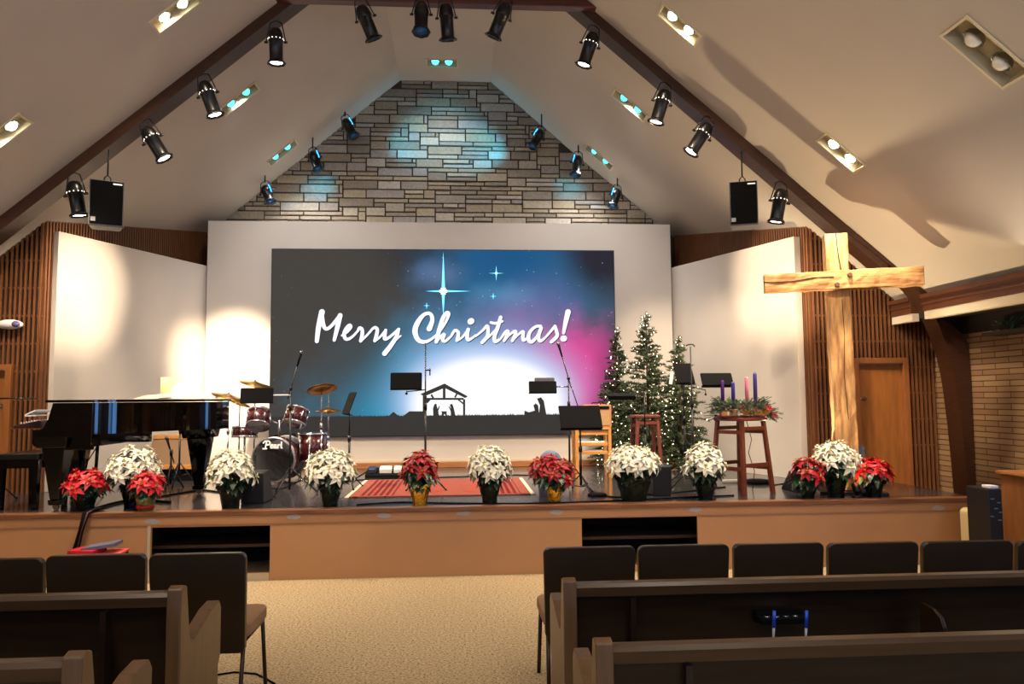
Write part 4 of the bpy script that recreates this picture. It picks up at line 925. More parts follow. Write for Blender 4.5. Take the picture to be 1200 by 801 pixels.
for k in range(3): a = k*2.09; MB().tube([(.0,.0,.3),(.25*cos(a),.25*sin(a),.01)], .008, 6).build('leg', chrome, t)
MB().cyl((0,0,.2),(0,0,.55),.014).build('pole', chrome, t)
th_ = thing('drum_throne', 'black round drum stool behind the bass drum', 'stool', (U(332,520,10.7).x, 10.75, HS), 0)
MB().lathe([(.0001,.5),(.15,.5),(.16,.53),(.15,.57),(.0001,.58)]).build('seat', black, th_); MB().cyl((0,0,.1),(0,0,.5),.02).build('pole', chrome, th_)
for k in range(3): a = k*2.09; MB().tube([(0,0,.25),(.24*cos(a),.24*sin(a),.01)], .01, 6).build('leg', chrome, th_)
def tripod(t, r=.26, zj=.35, m=blackmetal, rad=.008, a0=.5, nm='leg'):
    for k in range(3):
        a = a0+k*2*pi/3; lg = MB().tube([(0,0,zj),(r*.55*cos(a),r*.55*sin(a),zj*.45),(r*cos(a),r*sin(a),.015)], rad, 6).tube([(0,0,zj*.4),(r*.5*cos(a),r*.5*sin(a),zj*.5)], rad*.7, 6).build(nm, m, t)
        MB().sphere((r*cos(a),r*sin(a),.014), .013, 8).build('rubber_foot', black, lg)
def cymbal(u, v, Y, rad, tilt, label, name='cymbal_stand', hh=False, stand=True, dx=0, grp='cymbals around the drum kit'):
    p = U(u, v, Y); t = thing(name, label, 'cymbal', (p.x+dx, Y, HS), 0, grp); z = p.z-HS
    ax = V((sin(tilt[0]), -sin(tilt[1]), 1)).normalized()
    def disc(zo, up=1): return MB().lathe([(.012,.028*up),(.03,.03*up),(.045,.02*up),(rad*.5,.008*up),(rad,-.012*up),(rad,-.015*up),(rad*.5,.004*up),(.045,.015*up),(.012,.022*up)], (-dx,0,z+zo), ax, 36)
    disc(0).build('cymbal', bronze, t)
    if hh: disc(-.03, -1).build('cymbal', bronze, t)
    MB().cyl((-dx,0,z+.03),(-dx,0,z+.05),.014).build('wing_nut', chrome, t)
    pl = MB().cyl((0,0,.12),(0,0,z*.6),.0125).cyl((0,0,z*.55),(0,0,z*.62),.019)
    pl.tube([(0,0,z*.6),(0,0,z*.85),(-dx,0,z)], .009, 8)
    if hh: pl.cyl((-dx,0,z),(-dx,0,z+.22),.005)
    pl.build('pole', chrome, t); tripod(t, .26, .32, chrome, .009, .3)
cymbal(268,464,10.1,.22,(.32,.12),'ride cymbal leaning left on a chrome stand between piano and drums')
cymbal(299,449,10.85,.22,(.28,.15),'crash cymbal highest on the left, behind the small black desk')
cymbal(377,455,10.2,.2,(-.22,-.35),'crash cymbal tilted showing its underside right of the kit')
cymbal(385,480,10.45,.18,(0,.05),'hi-hat pair level on a chrome stand beside the tilted crash cymbal', 'hi_hat_stand', True)
cymbal(281,471,10.5,.15,(.45,.1),'small splash cymbal low between the left cymbals')

# ================================================================ MICROPHONE AND MUSIC STANDS
def arm(p0, p1, r=.008): return MB().tube([p0, p1], r, 8)
def mic_stand(u, vb, Y, vt, label, boom=None, mic=True, name='microphone_stand', group='microphone stands on stage', legr=.26, m=blackmetal, a0=.5):
    b_ = U(u, vb, Y); t = thing(name, label, 'microphone stand', (b_.x, Y, HS), 0, group); zt = U(u, vt, Y).z - HS
    MB().cyl((0,0,.05),(0,0,min(zt,.95)),.012).cyl((0,0,min(zt,.95)-.03),(0,0,min(zt,.95)+.05),.018).cyl((0,0,.2),(0,0,zt),.008).build('pole', m, t); tripod(t, legr, .3, m, a0=a0)
    e_ = V((0,0,zt))
    if boom:
        q = U(boom[0], boom[1], Y) - U(u, vt, Y); q.y = boom[2] if len(boom) > 2 else 0; bo = MB().tube([e_ - q.normalized()*.12, e_, e_+q], .0065, 8).sphere(tuple(e_), .022, 8); bo.build('boom', m, t); e_ = e_+q; dr = q.normalized()
    else: dr = V((0,-.3,1)).normalized()
    if mic:
        mc_ = MB().lathe([(.009,-.02),(.012,.06),(.017,.12)], tuple(e_), dr, 12).build('microphone', black, t)
        MB().sphere(tuple(e_+dr*.14), .024, 12).build('mic_grille', mat('mic_mesh', (110,110,112), .35, .8), mc_)
    return t, zt
def desk(t, c, w, h, tilt, yaw=0, m=black, clamp=None, name='music_desk'):
    Mx = Matrix.Translation(V(c)) @ Matrix.Rotation(yaw,4,'Z') @ Matrix.Rotation(tilt,4,'X')
    mb = MB().rbox((0,0,0),(w,.008,h),.015,axis='y'); mb.bx(-w/2,w/2,.0,.05,-h/2,-h/2+.006); mb.xf(Mx); o = mb.build(name, m, t)
    return o
# tall stand with tablet desk in front of the nativity
t, z = mic_stand(498.5,577,8.5,402,'tall microphone stand with a black desk left of its pole, before the nativity picture', None, False)
def rel(t, u, v, Y): return U(u, v, Y) - t.location
c = rel(t, 476,446, 8.45); desk(t, c, .35, .19, R(-12)); MB().tube([(0,0,c.z-.1),(c.x,0,c.z-.12),(c.x,-.02,c.z-.05)], .006, 6).sphere((c.x,0,c.z-.14),.016,8).build('desk_arm', blackmetal, t)
MB().cyl((0,0,c.z+.12),(.06,0,c.z+.12),.008).cyl((.05,0,c.z+.06),(.05,0,c.z+.14),.007).build('clamp', blackmetal, t)
# singer mic with boom right of the screen glow
t, z = mic_stand(668,576,8.9,443,'microphone stand with a boom crossing the pink part of the screen', (660,416), True)
c = rel(t, 636,453,8.85); desk(t, c, .33, .14, R(-15)); MB().tube([(0,0,c.z),(c.x+.12,0,c.z)], .008, 6).build('desk_arm', chrome, t)
MB().rbox((c.x+.03,.02,c.z+.085),(.24,.01,.05),.01,axis='y').build('paper', mat('grey_card', (96,90,98), .6), t)
MB().tube([(0,0,z),(.09,-.05,z-.3),(.12,-.05,z-.38)], .006, 6).build('counter_boom', blackmetal, t)
# black full-size music stand
def music_stand(u, vb, Y, vd, w, h, tilt, yaw, label, legr=.22, dx=0, a0=.9):
    b_ = U(u, vb, Y); t = thing('music_stand', label, 'music stand', (b_.x, Y, HS), 0, 'music stands on stage'); zd = U(u, vd, Y).z - HS
    MB().cyl((0,0,.1),(0,0,zd*.6),.014).cyl((0,0,zd*.55),(0,.0,zd),.009).cyl((0,0,zd*.55),(0,0,zd*.62),.02).build('pole', blackmetal, t); tripod(t, legr, .22, blackmetal, .008, a0)
    desk(t, (dx,-.03,zd), w, h, tilt, yaw); return t
music_stand(681,578,8.1,488,.46,.27,R(-28),R(5),'large black music stand with a wide tilted desk in front of the tan amplifier', .24)
music_stand(409,560,9.0,472,.34,.27,R(-20),R(-68),'black music stand seen edge-on right of the hi-hat')
t = music_stand(757,560,9.25,462,.34,.13,R(-75),0,'low flat black desk on a pole in front of the middle Christmas tree', .24, dx=-.3)
MB().tube([(0,0,U(757,462,9.25).z-HS),(-.2,-.02,U(757,462,9.25).z-HS)], .008, 6).build('desk_arm', blackmetal, t)
t = music_stand(804,575,8.7,437,.26,.25,R(-20),R(20),'upright black music desk with a white sheet at its edge before the smallest Christmas tree', .24)
c = V((-.16,-.06,U(804,443,8.7).z-HS)); MB().rbox(tuple(c),(.04,.01,.14),.005,rot=(0,R(10),0),axis='y').build('sheet', mat('white_paper'), t)
t, z = mic_stand(813.5,576,8.3,406,'tall microphone stand with a wide black desk on its right, left of the wreath stool', None, False)
c = rel(t, 840,444,8.25); desk(t, c, .36, .16, R(-30)); MB().tube([(0,0,c.z-.08),(.16,0,c.z-.12),(.16,0,c.z-.16)], .006, 6).sphere((.16,0,c.z-.17),.014,8).build('desk_arm', blackmetal, t)
MB().tube([(-.05,0,z+.01),(-.02,0,z+.025),(.03,0,z+.025),(.05,0,z)], .008, 6).build('mic_clip', blackmetal, t)
# drum overhead mic + monitor desk
t, z = mic_stand(339,590,8.6,455,'microphone stand with a boom rising in front of the right tom', (347,427), True, legr=.3, a0=.2)
c = rel(t, 301,463,8.55); desk(t, c, .36, .17, R(-8)); MB().tube([(0,0,c.z),(c.x+.05,-.01,c.z)], .009, 6).build('desk_arm', mat('white_arm', (215,215,215), .4), t)
# short amp mic and slim pole behind the piano
mic_stand(298-88,548,9.55,505,'thin black pole in front of the cabinet amplifier under the piano', None, False, legr=.2)
mic_stand(200,560,9.3,531,'short microphone stand aimed at the cabinet amplifier', (198.5,526), True, legr=.14)
t, z = mic_stand(97,560,8.6,549,'slanting microphone boom with a small black box under the piano', (117,517), False, legr=.2)
c = rel(t, 122,511,8.6); MB().rbox(tuple(c), (.13,.08,.05), .015).bx(c.x-.05,c.x+.22,-.02,.02,c.z-.05,c.z-.035).build('control_box', black, t)
# boom entering at the left edge above the console
b_ = U(-14,590,8.4); t = thing('microphone_stand', 'thin black microphone boom reaching in level from the edge above the piano bench', 'microphone stand', (b_.x, 8.4, HS), 0, 'microphone stands on stage')
zt = U(-14,466.5,8.4).z-HS; MB().cyl((0,0,.05),(0,0,zt),.01).build('pole', blackmetal, t); tripod(t, .25, .3); MB().tube([(-.15,0,zt),(U(44,467.5,8.4).x-b_.x,0,zt-.005)], .008, 8).build('boom', blackmetal, t)

# ================================================================ AMPS, CASES, STOOLS
tanc = mat('tan_amp_cloth', (170,134,88), .8, noise=.1, nscale=40); woodt = mat('honey_wood', (204,140,70), .4, noise=.2, nscale=5, stretch=(1,7,7)); redwood = mat('stool_wood', (112,52,32), .35, noise=.3, nscale=6, stretch=(6,6,1))
a0 = U(165,512,10.2); a1 = U(228,548,10.2); t = thing('cabinet_amplifier', 'brown wedge speaker cabinet with honey wood edges behind the piano', 'amplifier', ((a0.x+a1.x)/2, 10.2, HS), R(-6))
w = a1.x-a0.x; h0 = a1.z-HS; h1 = a0.z-HS
MB().hexa([(-w/2,0,h0-.0),(w/2,0,h0),(w/2,.35,h0),(-w/2,.35,h0),(-w/2+.1,.12,h1),(w/2,.12,h1),(w/2,.35,h1),(-w/2+.1,.35,h1)]).build('body', mat('amp_brown_cloth', (128,100,72), .8), t)
MB().bx(-w/2,w/2,-.012,.02,h0-.01,h0+.045).build('lower_edge', woodt, t); MB().bx(-w/2+.1,w/2,.1,.16,h1-.03,h1+.02).build('upper_edge', woodt, t)
MB().bx(-w/2+.04,w/2-.04,.03,.33,0,h0-.01).build('base', black, t)
# amp on wooden slatted bench
sl0 = U(674,524,9.8); sl1 = U(716,524,9.8); t = thing('slatted_wooden_bench', 'honey coloured slatted wooden bench behind the large music stand', 'bench', ((sl0.x+sl1.x)/2, 9.9, HS))
w = sl1.x-sl0.x; zb_ = U(695,505,9.8).z-HS
for zz_, hh_ in ((zb_-.05,.07),(zb_-.19,.045),(zb_-.3,.045)): MB().bx(-w/2+.02,w/2-.02,-.12,-.1,zz_,zz_+hh_).build('slat', woodt, t, bevel=.004)
MB().bx(-w/2,w/2,-.14,.2,zb_+.018,zb_+.045).build('seat', woodt, t, bevel=.005)
for a in (-1,1):
    for y in (-.12,.18): MB().bx(a*(w/2-.02)-.02,a*(w/2-.02)+.02,y-.02,y+.02,0,zb_+.02).build('leg', woodt, t, bevel=.004)
ms_ = MB().bx(-w/2+.05,w/2-.1,-.08,.1,zb_-.27,zb_-.25).bx(-w/2+.05,w/2-.08,-.09,.1,zb_-.155,zb_-.13); ms_.build('books_on_rail', mat('white_paper'), t)
p0 = U(683,478,9.85); p1 = U(716,504,9.85); t = thing('guitar_amplifier', 'small tan guitar amplifier standing on the slatted wooden bench', 'amplifier', ((p0.x+p1.x)/2, 9.9, HS+zb_+.046))
w = p1.x-p0.x; h = .3
MB().rbox((0,0,h/2),(w,.2,h),.015,axis='y').build('cabinet', mat('amp_tan_vinyl', (168,118,72), .6), t)
MB().bx(-w/2+.03,w/2-.03,-.108,-.1,.03,h-.07).build('grille', tanc, t); MB().bx(-w/2+.03,w/2-.03,-.11,-.1,h-.06,h-.02).build('control_panel', black, t); MB().tube([(-.06,0,h),(-.05,0,h+.025),(.05,0,h+.025),(.06,0,h)], .006, 6).build('handle', black, t)
# stools
def stool(u, vb, Y, vt, wt, wb, name, label, parts, rz=0):
    b_ = U(u, vb, Y); t = thing(name, label, 'stool', (b_.x, Y, HS), rz); h = U(u, vt, Y).z-HS
    for a in (-1,1):
        for c in (-1,1):
            r0, r1 = .022, .02
            MB().hexa([(a*wb-r0,c*wb-r0,0),(a*wb+r0,c*wb-r0,0),(a*wb+r0,c*wb+r0,0),(a*wb-r0,c*wb+r0,0),(a*wt-r1,c*wt-r1,h-.03),(a*wt+r1,c*wt-r1,h-.03),(a*wt+r1,c*wt+r1,h-.03),(a*wt-r1,c*wt+r1,h-.03)]).build('leg', redwood, t, bevel=.004)
    for f in parts:
        w = wb + (wt-wb)*f; z = h*f
        for a in (-1,1): MB().bx(-w,w,a*w-.012,a*w+.012,z-.02,z+.02).build('rung', redwood, t); MB().bx(a*w-.012,a*w+.012,-w,w,z-.06,z-.02).build('rung', redwood, t)
    MB().rbox((0,0,h-.015),(wt*2+.08,wt*2+.08,.035),.03).build('seat', redwood, t); return t, h
stool(757,552,9.75,486,.13,.17,'wooden_stool','reddish wooden bar stool before the tallest Christmas tree',(.3,.88))
wst, wh = stool(870,581,8.12,489,.17,.225,'wooden_stool','tall reddish wooden stool carrying the advent wreath',(.38,.86), R(28))
# advent wreath: wooden box base + greenery + candles (each candle its own thing)
wr = thing('advent_wreath', 'evergreen advent wreath with berries in a wooden holder on the tall stool', 'wreath', (wst.location.x, 8.12, HS+wh+.004))
blk = mat('pale_block_wood', (176,122,74), .5, noise=.2, nscale=8)
MB().rbox((0,0,.012),(.5,.26,.022),.02).build('holder_tray', redwood, wr)
CPX = [(847,470,445,(74,34,112),'dark purple'),(859.5,474,447,(54,44,128),'deep blue-violet'),(875.5,470,441,(226,122,146),'pink'),(885.5,470,436.5,(62,44,124),'violet')]
for i, (u, vb, vt, c, nm) in enumerate(CPX):
    yy = 8.12 + (.1,-.1,.1,-.1)[i]; p = U(u, vb, yy); MB().rbox((p.x-wr.location.x, yy-8.12, .055),(.075,.075,.07),.01).build('candle_block', blk, wr)
    q = U(u, vt, yy); base = wr.location.z+.09; tt = thing('taper_candle', '%s taper candle in the advent wreath, %s' % (nm, ('on the side nearest the trees','standing highest above its pale block','the only pink one','nearest the cross')[i]), 'candle', (p.x, yy, base), 0, 'advent candles'); h = q.z-base
    MB().lathe([(.021,0),(.02,h-.02),(.015,h-.004),(.0001,h)], n=16).build('wax', mat('wax_'+nm.replace(' ','_').replace('-','_'), c, .4), tt); MB().cyl((0,0,h-.002),(0,0,h+.014),.0015,.0015,6).build('wick', black, tt)
gr = mat('wreath_pine', (74,92,62), .7, noise=.4, nscale=15); mb = MB(); rn = random.Random(8)
for k in range(250):
    a = rn.uniform(0,2*pi); p = V((cos(a)*.27*rn.uniform(.6,1.05), sin(a)*.16*rn.uniform(.5,1), .05+rn.uniform(0,.12))); d = V((cos(a)+rn.uniform(-.4,.4), sin(a)+rn.uniform(-.4,.4), rn.uniform(-.3,.7))).normalized()
    if k > 205: p = V((.22+rn.uniform(0,.12), rn.uniform(-.08,.08), .08-rn.uniform(0,.05))); d = V((.8,rn.uniform(-.4,.4),rn.uniform(-1,.25))).normalized()
    L = rn.uniform(.08,.15); mb.tube([p, p+d*L], .0022, 4)
    for j in range(22):
        q = p + d*L*(j/22); dd = (d*.6 + V((rn.uniform(-1,1),rn.uniform(-1,1),rn.uniform(-1,1)))).normalized()*rn.uniform(.018,.032); sd = dd.cross(d).normalized()*.0022 if dd.cross(d).length > 1e-4 else V((.002,0,0)); mb.add([q-sd*2.2,q+sd*2.2,q+dd*1.2],[(0,1,2)])
mb.build('greenery', gr, wr)
be = MB(); fl = MB()
for (x, y, z) in ((-.06,-.17,.1),(-.03,-.18,.13),(.02,-.17,.11),(.05,-.15,.16),(-.2,-.12,.13),(.13,-.15,.09),(.33,-.03,.05),(.36,.02,.03)): be.sphere((x,y,z), .013, 8)
be.build('berries', mat('red_berry', (150,16,26), .3), wr)
for x, z in ((.27,.12),(.31,.09),(.36,.02)):
    for k in range(5): a = k*1.257; fl.leaf((x,-.08,z), (cos(a),-.3,sin(a)), (0,-1,0), .04, .022, .1, .2, 3)
fl.build('red_flower', redb, wr)
cn = MB(); 
for x in (.02,.2): cn.leaf((x,-.16,.03),(-.7,-.3,.5),(0,-1,0),.1,.06,.1,.1,3).leaf((x,-.16,.03),(.7,-.3,.5),(0,-1,0),.1,.06,.1,.1,3)
cn.build('gold_bow', mat('gold_bow', (190,130,60), .3, .6), wr)
MB().tube([(.1,.1,.0),(.17,.12,-.25),(.13,.12,-.4),(.2,.14,-.6),(.15,.1,-.85),(.05,.1,-wh+.01)], .004, 6).build('power_cord', black, wr)
tw = MB()
for k in range(3): tw.tube([(-.26,-.02,.03),(-.33-.03*k,-.03,-.02+.02*k),(-.38-.02*k,-.04,-.04+.03*k)], .004, 5); tw.leaf((-.36,-.03,-.03+.02*k),(-1,0,.2*k),(0,0,1),.06,.02,.2,.1,3)
tw.build('side_twig', mat('dark_twig', (40,38,28), .8), wr)
# adapter puck on floor behind stool
pk = U(888,566,8.9); tag(MB().lathe([(.0001,0),(.14,0),(.15,.02),(.13,.045),(.0001,.05)], (pk.x,8.9,HS), n=24).build('stand_base', black), 'round black stand base on the stage behind the wreath stool', 'stand base')
pk = U(700,579,8.0); tag(MB().lathe([(.0001,0),(.1,0),(.105,.015),(.09,.03),(.0001,.032)], (pk.x,8.0,HS), n=24).build('cable_coil', black), 'small round black coil on the stage left of the widest cream poinsettia', 'cable')
# floor monitors
def monitor(u0, u1, vt, vb, Y, label, rz=0):
    a = U(u0, vt, Y); b_ = U(u1, vb, Y); w = b_.x-a.x; h = max(.18, a.z-HS); t = thing('stage_monitor', label, 'speaker', ((a.x+b_.x)/2, Y, HS), rz, 'floor monitors')
    mb = MB().hexa([(-w/2,-.1,0),(w/2,-.1,0),(w/2,.3,0),(-w/2,.3,0),(-w/2,-.14,h),(w/2,-.14,h),(w/2,.1,h*1.05),(-w/2,.1,h*1.05)]); mb.build('cabinet', mat('monitor_black', (22,22,23), .6), t, bevel=.01)
    MB().hexa([(-w/2+.03,.29,.04),(w/2-.03,.29,.04),(w/2-.03,.3,.04),(-w/2+.03,.3,.04),(-w/2+.03,.11,h*.97),(w/2-.03,.11,h*.97),(w/2-.03,.12,h*.97),(-w/2+.03,.12,h*.97)]).build('grille', mat('speaker_grille'), t)
monitor(286,312,553,592,7.95,'black stage monitor behind the cream poinsettia left of the bass drum')
monitor(762,784,545,582,8.0,'black stage monitor beside the widest cream poinsettia')
monitor(928,945,560,578,8.1,'black stage monitor left of the cross behind the small red poinsettia')
# grey-blue round cushion/back behind red poinsettia
q = U(645,535,9.3); tag(MB().lathe([(.13,-.05),(.14,0),(.13,.05)], (q.x,9.3,HS+.26), (0,1,.2), 28).build('round_cushion', mat('slate_blue_fabric', (84,98,124), .8)), 'slate blue round cushion propped behind the deep red poinsettias', 'cushion')
tag(MB().rbox((q.x,9.34,HS+.065),(.26,.22,.13),.03).build('foot_block', black), 'black block on the stage carrying the round blue cushion', 'block')
# pedalboard
pb0 = U(428,546,10.2); pb1 = U(478,546,10.2); t = thing('effects_pedal_board', 'low black pedal board with white pedals near the foot of the white wall', 'pedal board', ((pb0.x+pb1.x)/2, 10.35, HS)); w = pb1.x-pb0.x
MB().hexa([(-w/2,-.18,0),(w/2,-.18,0),(w/2,.18,0),(-w/2,.18,0),(-w/2,-.18,.04),(w/2,-.18,.04),(w/2,.18,.11),(-w/2,.18,.11)]).build('board', black, t)
for x, c, ww in ((-.2,(40,44,70),.1),(-.02,(214,210,200),.16),(.14,(220,216,206),.1),(.24,(60,60,60),.06)): MB().rbox((x,-.04,.1),(ww,.16,.06),.015,rot=(R(11),0,0)).build('pedal', mat('pedal_%d%d' % (c[0],c[2]), c, .4), t)
# cardboard? white outlet box on stage right, power strip
q = U(858,560,9.0); t = tag(MB().rbox((q.x,9.0,HS+.02),(.26,.06,.035),.01).build('power_strip', mat('pale_plastic', (196,190,180), .5)), 'pale power strip on the stage behind the wreath stool', 'power strip')
# cables on the stage
def cable(pts, label, r=.008, m=black, z=None, cat='cable', name='stage_cable'):
    P = [UZ(u, v, HS+r) if z is None else UZ(u, v, z) for u, v in pts]; Q = []
    n = len(P)
    for i in range(n-1):
        a = P[max(i-1,0)]; b_ = P[i]; c = P[i+1]; d = P[min(i+2,n-1)]
        for k in range(6):
            s_ = k/6; Q.append(.5*((2*b_)+(c-a)*s_+(2*a-5*b_+4*c-d)*s_*s_+(3*b_-a-3*c+d)*s_**3))
    Q.append(P[-1]); tag(MB().tube(Q, r, 6).build(name, m), label, cat)
cable([(418,591),(470,588),(520,589),(620,589.5),(700,587),(790,583),(860,580)], 'black cable lying parallel to the stage edge from the rug to the wreath stool')
cable([(405,562.5),(470,560),(560,557.5),(600,556),(640,557)], 'thin black cable across the stage behind the rug', .006)
cable([(184,582),(214,577),(240,574),(280,580)], 'black cable between the piano tail and the poinsettias', .01)
cable([(108,597),(135,589),(160,586),(200,588)], 'thick black cable bundle running behind the red poinsettias by the piano', .014)
cable([(300,568),(330,572),(360,560),(400,566),(430,552)], 'thin cable looping in front of the bass drum', .006)
cable([(690,574),(720,582),(760,579),(800,576),(850,570)], 'black cable looping behind the widest cream poinsettia', .007)
cable([(905,568),(925,566),(940,570)], 'short black cable left of the cross', .006)
# cables hanging over the stage edge
t = thing('hanging_cables', 'bundle of black cables hanging over the stage edge below the red poinsettia', 'cable', (U(100,601,7.4).x, YS-.06, 0))
for k, (dx, m_) in enumerate(((-.02,black),(.0,black),(.018,mat('dark_red_cable',(70,24,22),.5)),(.03,black))):
    x1 = -.1+.02*k; MB().tube([(.06+dx,.25,HS+.02),(.05+dx,.1,HS+.03),(.03+dx,.0,HS+.01),(.0+dx*.6,-.02,HS-.15),(-.05+dx,-.01,HS-.35),(x1,-.02,.02),(x1-.2,-.03,.012)], .009, 6).build('cable_strand', m_, t)
# box with books on top (just visible over chair)
bx0 = U(78,653,6.9); bx1 = U(132,653,6.9)
t = thing('storage_crate', 'low black crate on the floor below the hanging cables', 'crate', ((bx0.x+bx1.x)/2, 7.0, 0)); w = bx1.x-bx0.x; ch = bx0.z
MB().bx(-w/2,w/2,-.18,.18,0,ch).build('body', mat('crate_black', (24,22,26), .6), t, bevel=.01); MB().bx(-w/2-.01,w/2+.01,-.19,.19,ch-.03,ch-.01).build('rim', black, t)
zt = ch
tag(MB().rbox(((bx0.x+bx1.x)/2+.04,7.0,zt+.012),(.4,.28,.022),.01,rot=(0,0,.1)).build('folder', mat('pink_cover', (206,74,78), .5)), 'pink-red folder lying on the black crate', 'folder')
tag(MB().rbox(((bx0.x+bx1.x)/2-.06,6.98,zt+.042),(.24,.2,.034),.01,rot=(0,0,-.2)).build('ribbon_bow', mat('red_wrap', (176,22,44), .4)), 'crumpled red gift wrap on the crate', 'gift wrap')
tag(MB().rbox(((bx0.x+bx1.x)/2+.05,7.02,zt+.075),(.28,.2,.03),.006,rot=(0,R(-8),.05)).build('box_lid', mat('navy_grey_box', (88,90,112), .5)), 'grey and navy flat box tilted on top of the red gift wrap', 'box')
# rug
rg = bpy.data.materials.new('oriental_rug'); rg.use_nodes = True; nt = rg.node_tree; b = nt.nodes['Principled BSDF']; b.inputs['Roughness'].default_value = 1; b.inputs['Specular IOR Level'].default_value = .05
tc = nt.nodes.new('ShaderNodeTexCoord'); sp = nt.nodes.new('ShaderNodeSeparateXYZ'); nt.links.new(tc.outputs['Object'], sp.inputs[0])
def MN(op, a, b_=None):
    n = nt.nodes.new('ShaderNodeMath'); n.operation = op
    for i, q in enumerate((a, b_)):
        if q is None: continue
        if isinstance(q, (int,float)): n.inputs[i].default_value = q
        else: nt.links.new(q, n.inputs[i])
    return n.outputs[0]
r0 = UZ(409,582,HS+.01); r1 = UZ(622,578.5,HS+.01); r2 = UZ(430,562,HS+.01); rw = (r1.x-r0.x); ry0, ry1 = r0.y, r2.y; rl = ry1-ry0
ax_ = MN('ABSOLUTE', sp.outputs['X']); ay_ = MN('ABSOLUTE', sp.outputs['Y'])
dx_ = MN('SUBTRACT', rw/2, ax_); dy_ = MN('SUBTRACT', rl/2, ay_); dd = MN('MINIMUM', dx_, MN('ADD', dy_, .0))
cr = nt.nodes.new('ShaderNodeValToRGB'); cr.color_ramp.interpolation = 'CONSTANT'; nt.links.new(MN('MULTIPLY', dd, 2.2), cr.inputs[0]); e = cr.color_ramp.elements
e[0].position = 0; e[0].color = lin((84,24,24))+(1,); e[1].position = .04; e[1].color = lin((150,84,66))+(1,)
for p_, c_ in ((.08,(84,40,44)),(.12,(160,40,30)),(.2,(140,96,74)),(.24,(104,44,44)),(.3,(150,50,38)),(.36,(120,96,92)),(.4,(176,34,22))): x = e.new(p_); x.color = lin(c_)+(1,)
wv = nt.nodes.new('ShaderNodeTexVoronoi'); wv.inputs['Scale'].default_value = 9; wv.distance = 'MANHATTAN'; nt.links.new(tc.outputs['Object'], wv.inputs['Vector'])
mx = nt.nodes.new('ShaderNodeMix'); mx.data_type = 'RGBA'; nt.links.new(MN('GREATER_THAN', wv.outputs['Distance'], .42), mx.inputs[0]); nt.links.new(cr.outputs[0], mx.inputs[6]); mx.inputs[7].default_value = lin((128,72,60))+(1,); mx2 = nt.nodes.new('ShaderNodeMix'); mx2.data_type = 'RGBA'
sn_ = MN('SINE', MN('MULTIPLY', sp.outputs['X'], 95)); inx = MN('MULTIPLY', MN('LESS_THAN', dx_, .46), MN('GREATER_THAN', dx_, .1)); iny = MN('GREATER_THAN', dy_, .06)
nt.links.new(MN('MULTIPLY', MN('MULTIPLY', inx, iny), MN('GREATER_THAN', sn_, -.1)), mx2.inputs[0]); nt.links.new(mx.outputs[2], mx2.inputs[6]); mx2.inputs[7].default_value = lin((92,34,34))+(1,)
nt.links.new(mx2.outputs[2], b.inputs['Base Color'])
rug = thing('oriental_rug', 'red oriental rug with a striped border lying on the stage', 'rug', ((r0.x+r1.x)/2, (ry0+ry1)/2, HS))
MB().bx(-rw/2,rw/2,-rl/2,rl/2,.001,.012).build('pile', rg, rug)
fg = MB()
for sg in (-1,1):
    y = -rl/2
    while y < rl/2: fg.tube([(sg*rw/2,y,.006),(sg*(rw/2+.05),y+.006,.003)], .003, 4); y += .018
fg.build('fringe', mat('cream_fringe', (214,200,176), .9), rug)
# ================================================================ CHAIRS
chb = mat('brown_chair_back', (50,36,20), .35, noise=.2, nscale=3); chs = mat('tan_seat_fabric', (150,116,84), .8); chl = mat('brown_metal_tube', (46,26,20), .35, .3)
def make_chair(label, group):
    t = thing('stacking_chair', label, 'chair', (0,0,0), 0, group)
    w = .51; mb = MB(); n = 14; K = 7; zb0, zt0 = .36, .88
    # rounded slightly curved back panel
    P = []; r = .035
    for (sx, sy, a0) in ((1,1,0),(-1,1,pi/2),(-1,-1,pi),(1,-1,1.5*pi)):
        for k in range(6): a = a0 + k*pi/10; P.append((sx*(w/2-r)+r*cos(a), sy*((zt0-zb0)/2-r)+r*sin(a)))
    def q(a, b_, y):
        z = (zt0+zb0)/2+b_; tp = (a/(w/2)); return (a*(1-.04*(zt0-z)/(zt0-zb0)*1.0), y + .02 - .1*(z-.45), z)
    nP = len(P); vs = [q(a, b_, -.015) for a, b_ in P] + [q(a, b_, .015) for a, b_ in P] + [q(a*.985, b_*.985, -.021) for a, b_ in P]
    fs = [(i,(i+1)%nP,nP+(i+1)%nP,nP+i) for i in range(nP)] + [(2*nP+i,2*nP+(i+1)%nP,(i+1)%nP,i) for i in range(nP)]
    fs += [tuple(range(2*nP,3*nP))[::-1], tuple(range(nP,2*nP))]
    mb.add(vs, fs); mb.build('backrest', chb, t)
    MB().rbox((0,.27,.455),(.5,.46,.065),.07).build('seat', chs, t, bevel=.012)
    MB().rbox((0,.27,.41),(.46,.42,.025),.05).build('seat_pan', chl, t)
    for sg in (-1,1):
        MB().tube([(sg*.225,.06,.42),(sg*.235,-.06,.0)], .012, 8).build('leg', chl, t); MB().tube([(sg*.225,.44,.42),(sg*.235,.5,.0)], .012, 8).build('leg', chl, t)
        MB().tube([(sg*.22,.06,.41),(sg*.225,.03,.5),(sg*.22,.0,.6)], .011, 8).build('back_bracket', chl, t)
        MB().tube([(sg*.23,.06,.41),(sg*.23,.44,.41)], .01, 8).build('seat_rail', chl, t)
    return t
def put(t, u0, u1, v, Y, rz=0):
    a = U(u0, v, Y); b_ = U(u1, v, Y); t.location = ((a.x+b_.x)/2, Y+.04, 0); t.rotation_euler.z = rz; s = (b_.x-a.x)/.51; zz_ = (U((u0+u1)/2, v, Y).z)/.88; t.scale = (s, 1, zz_)
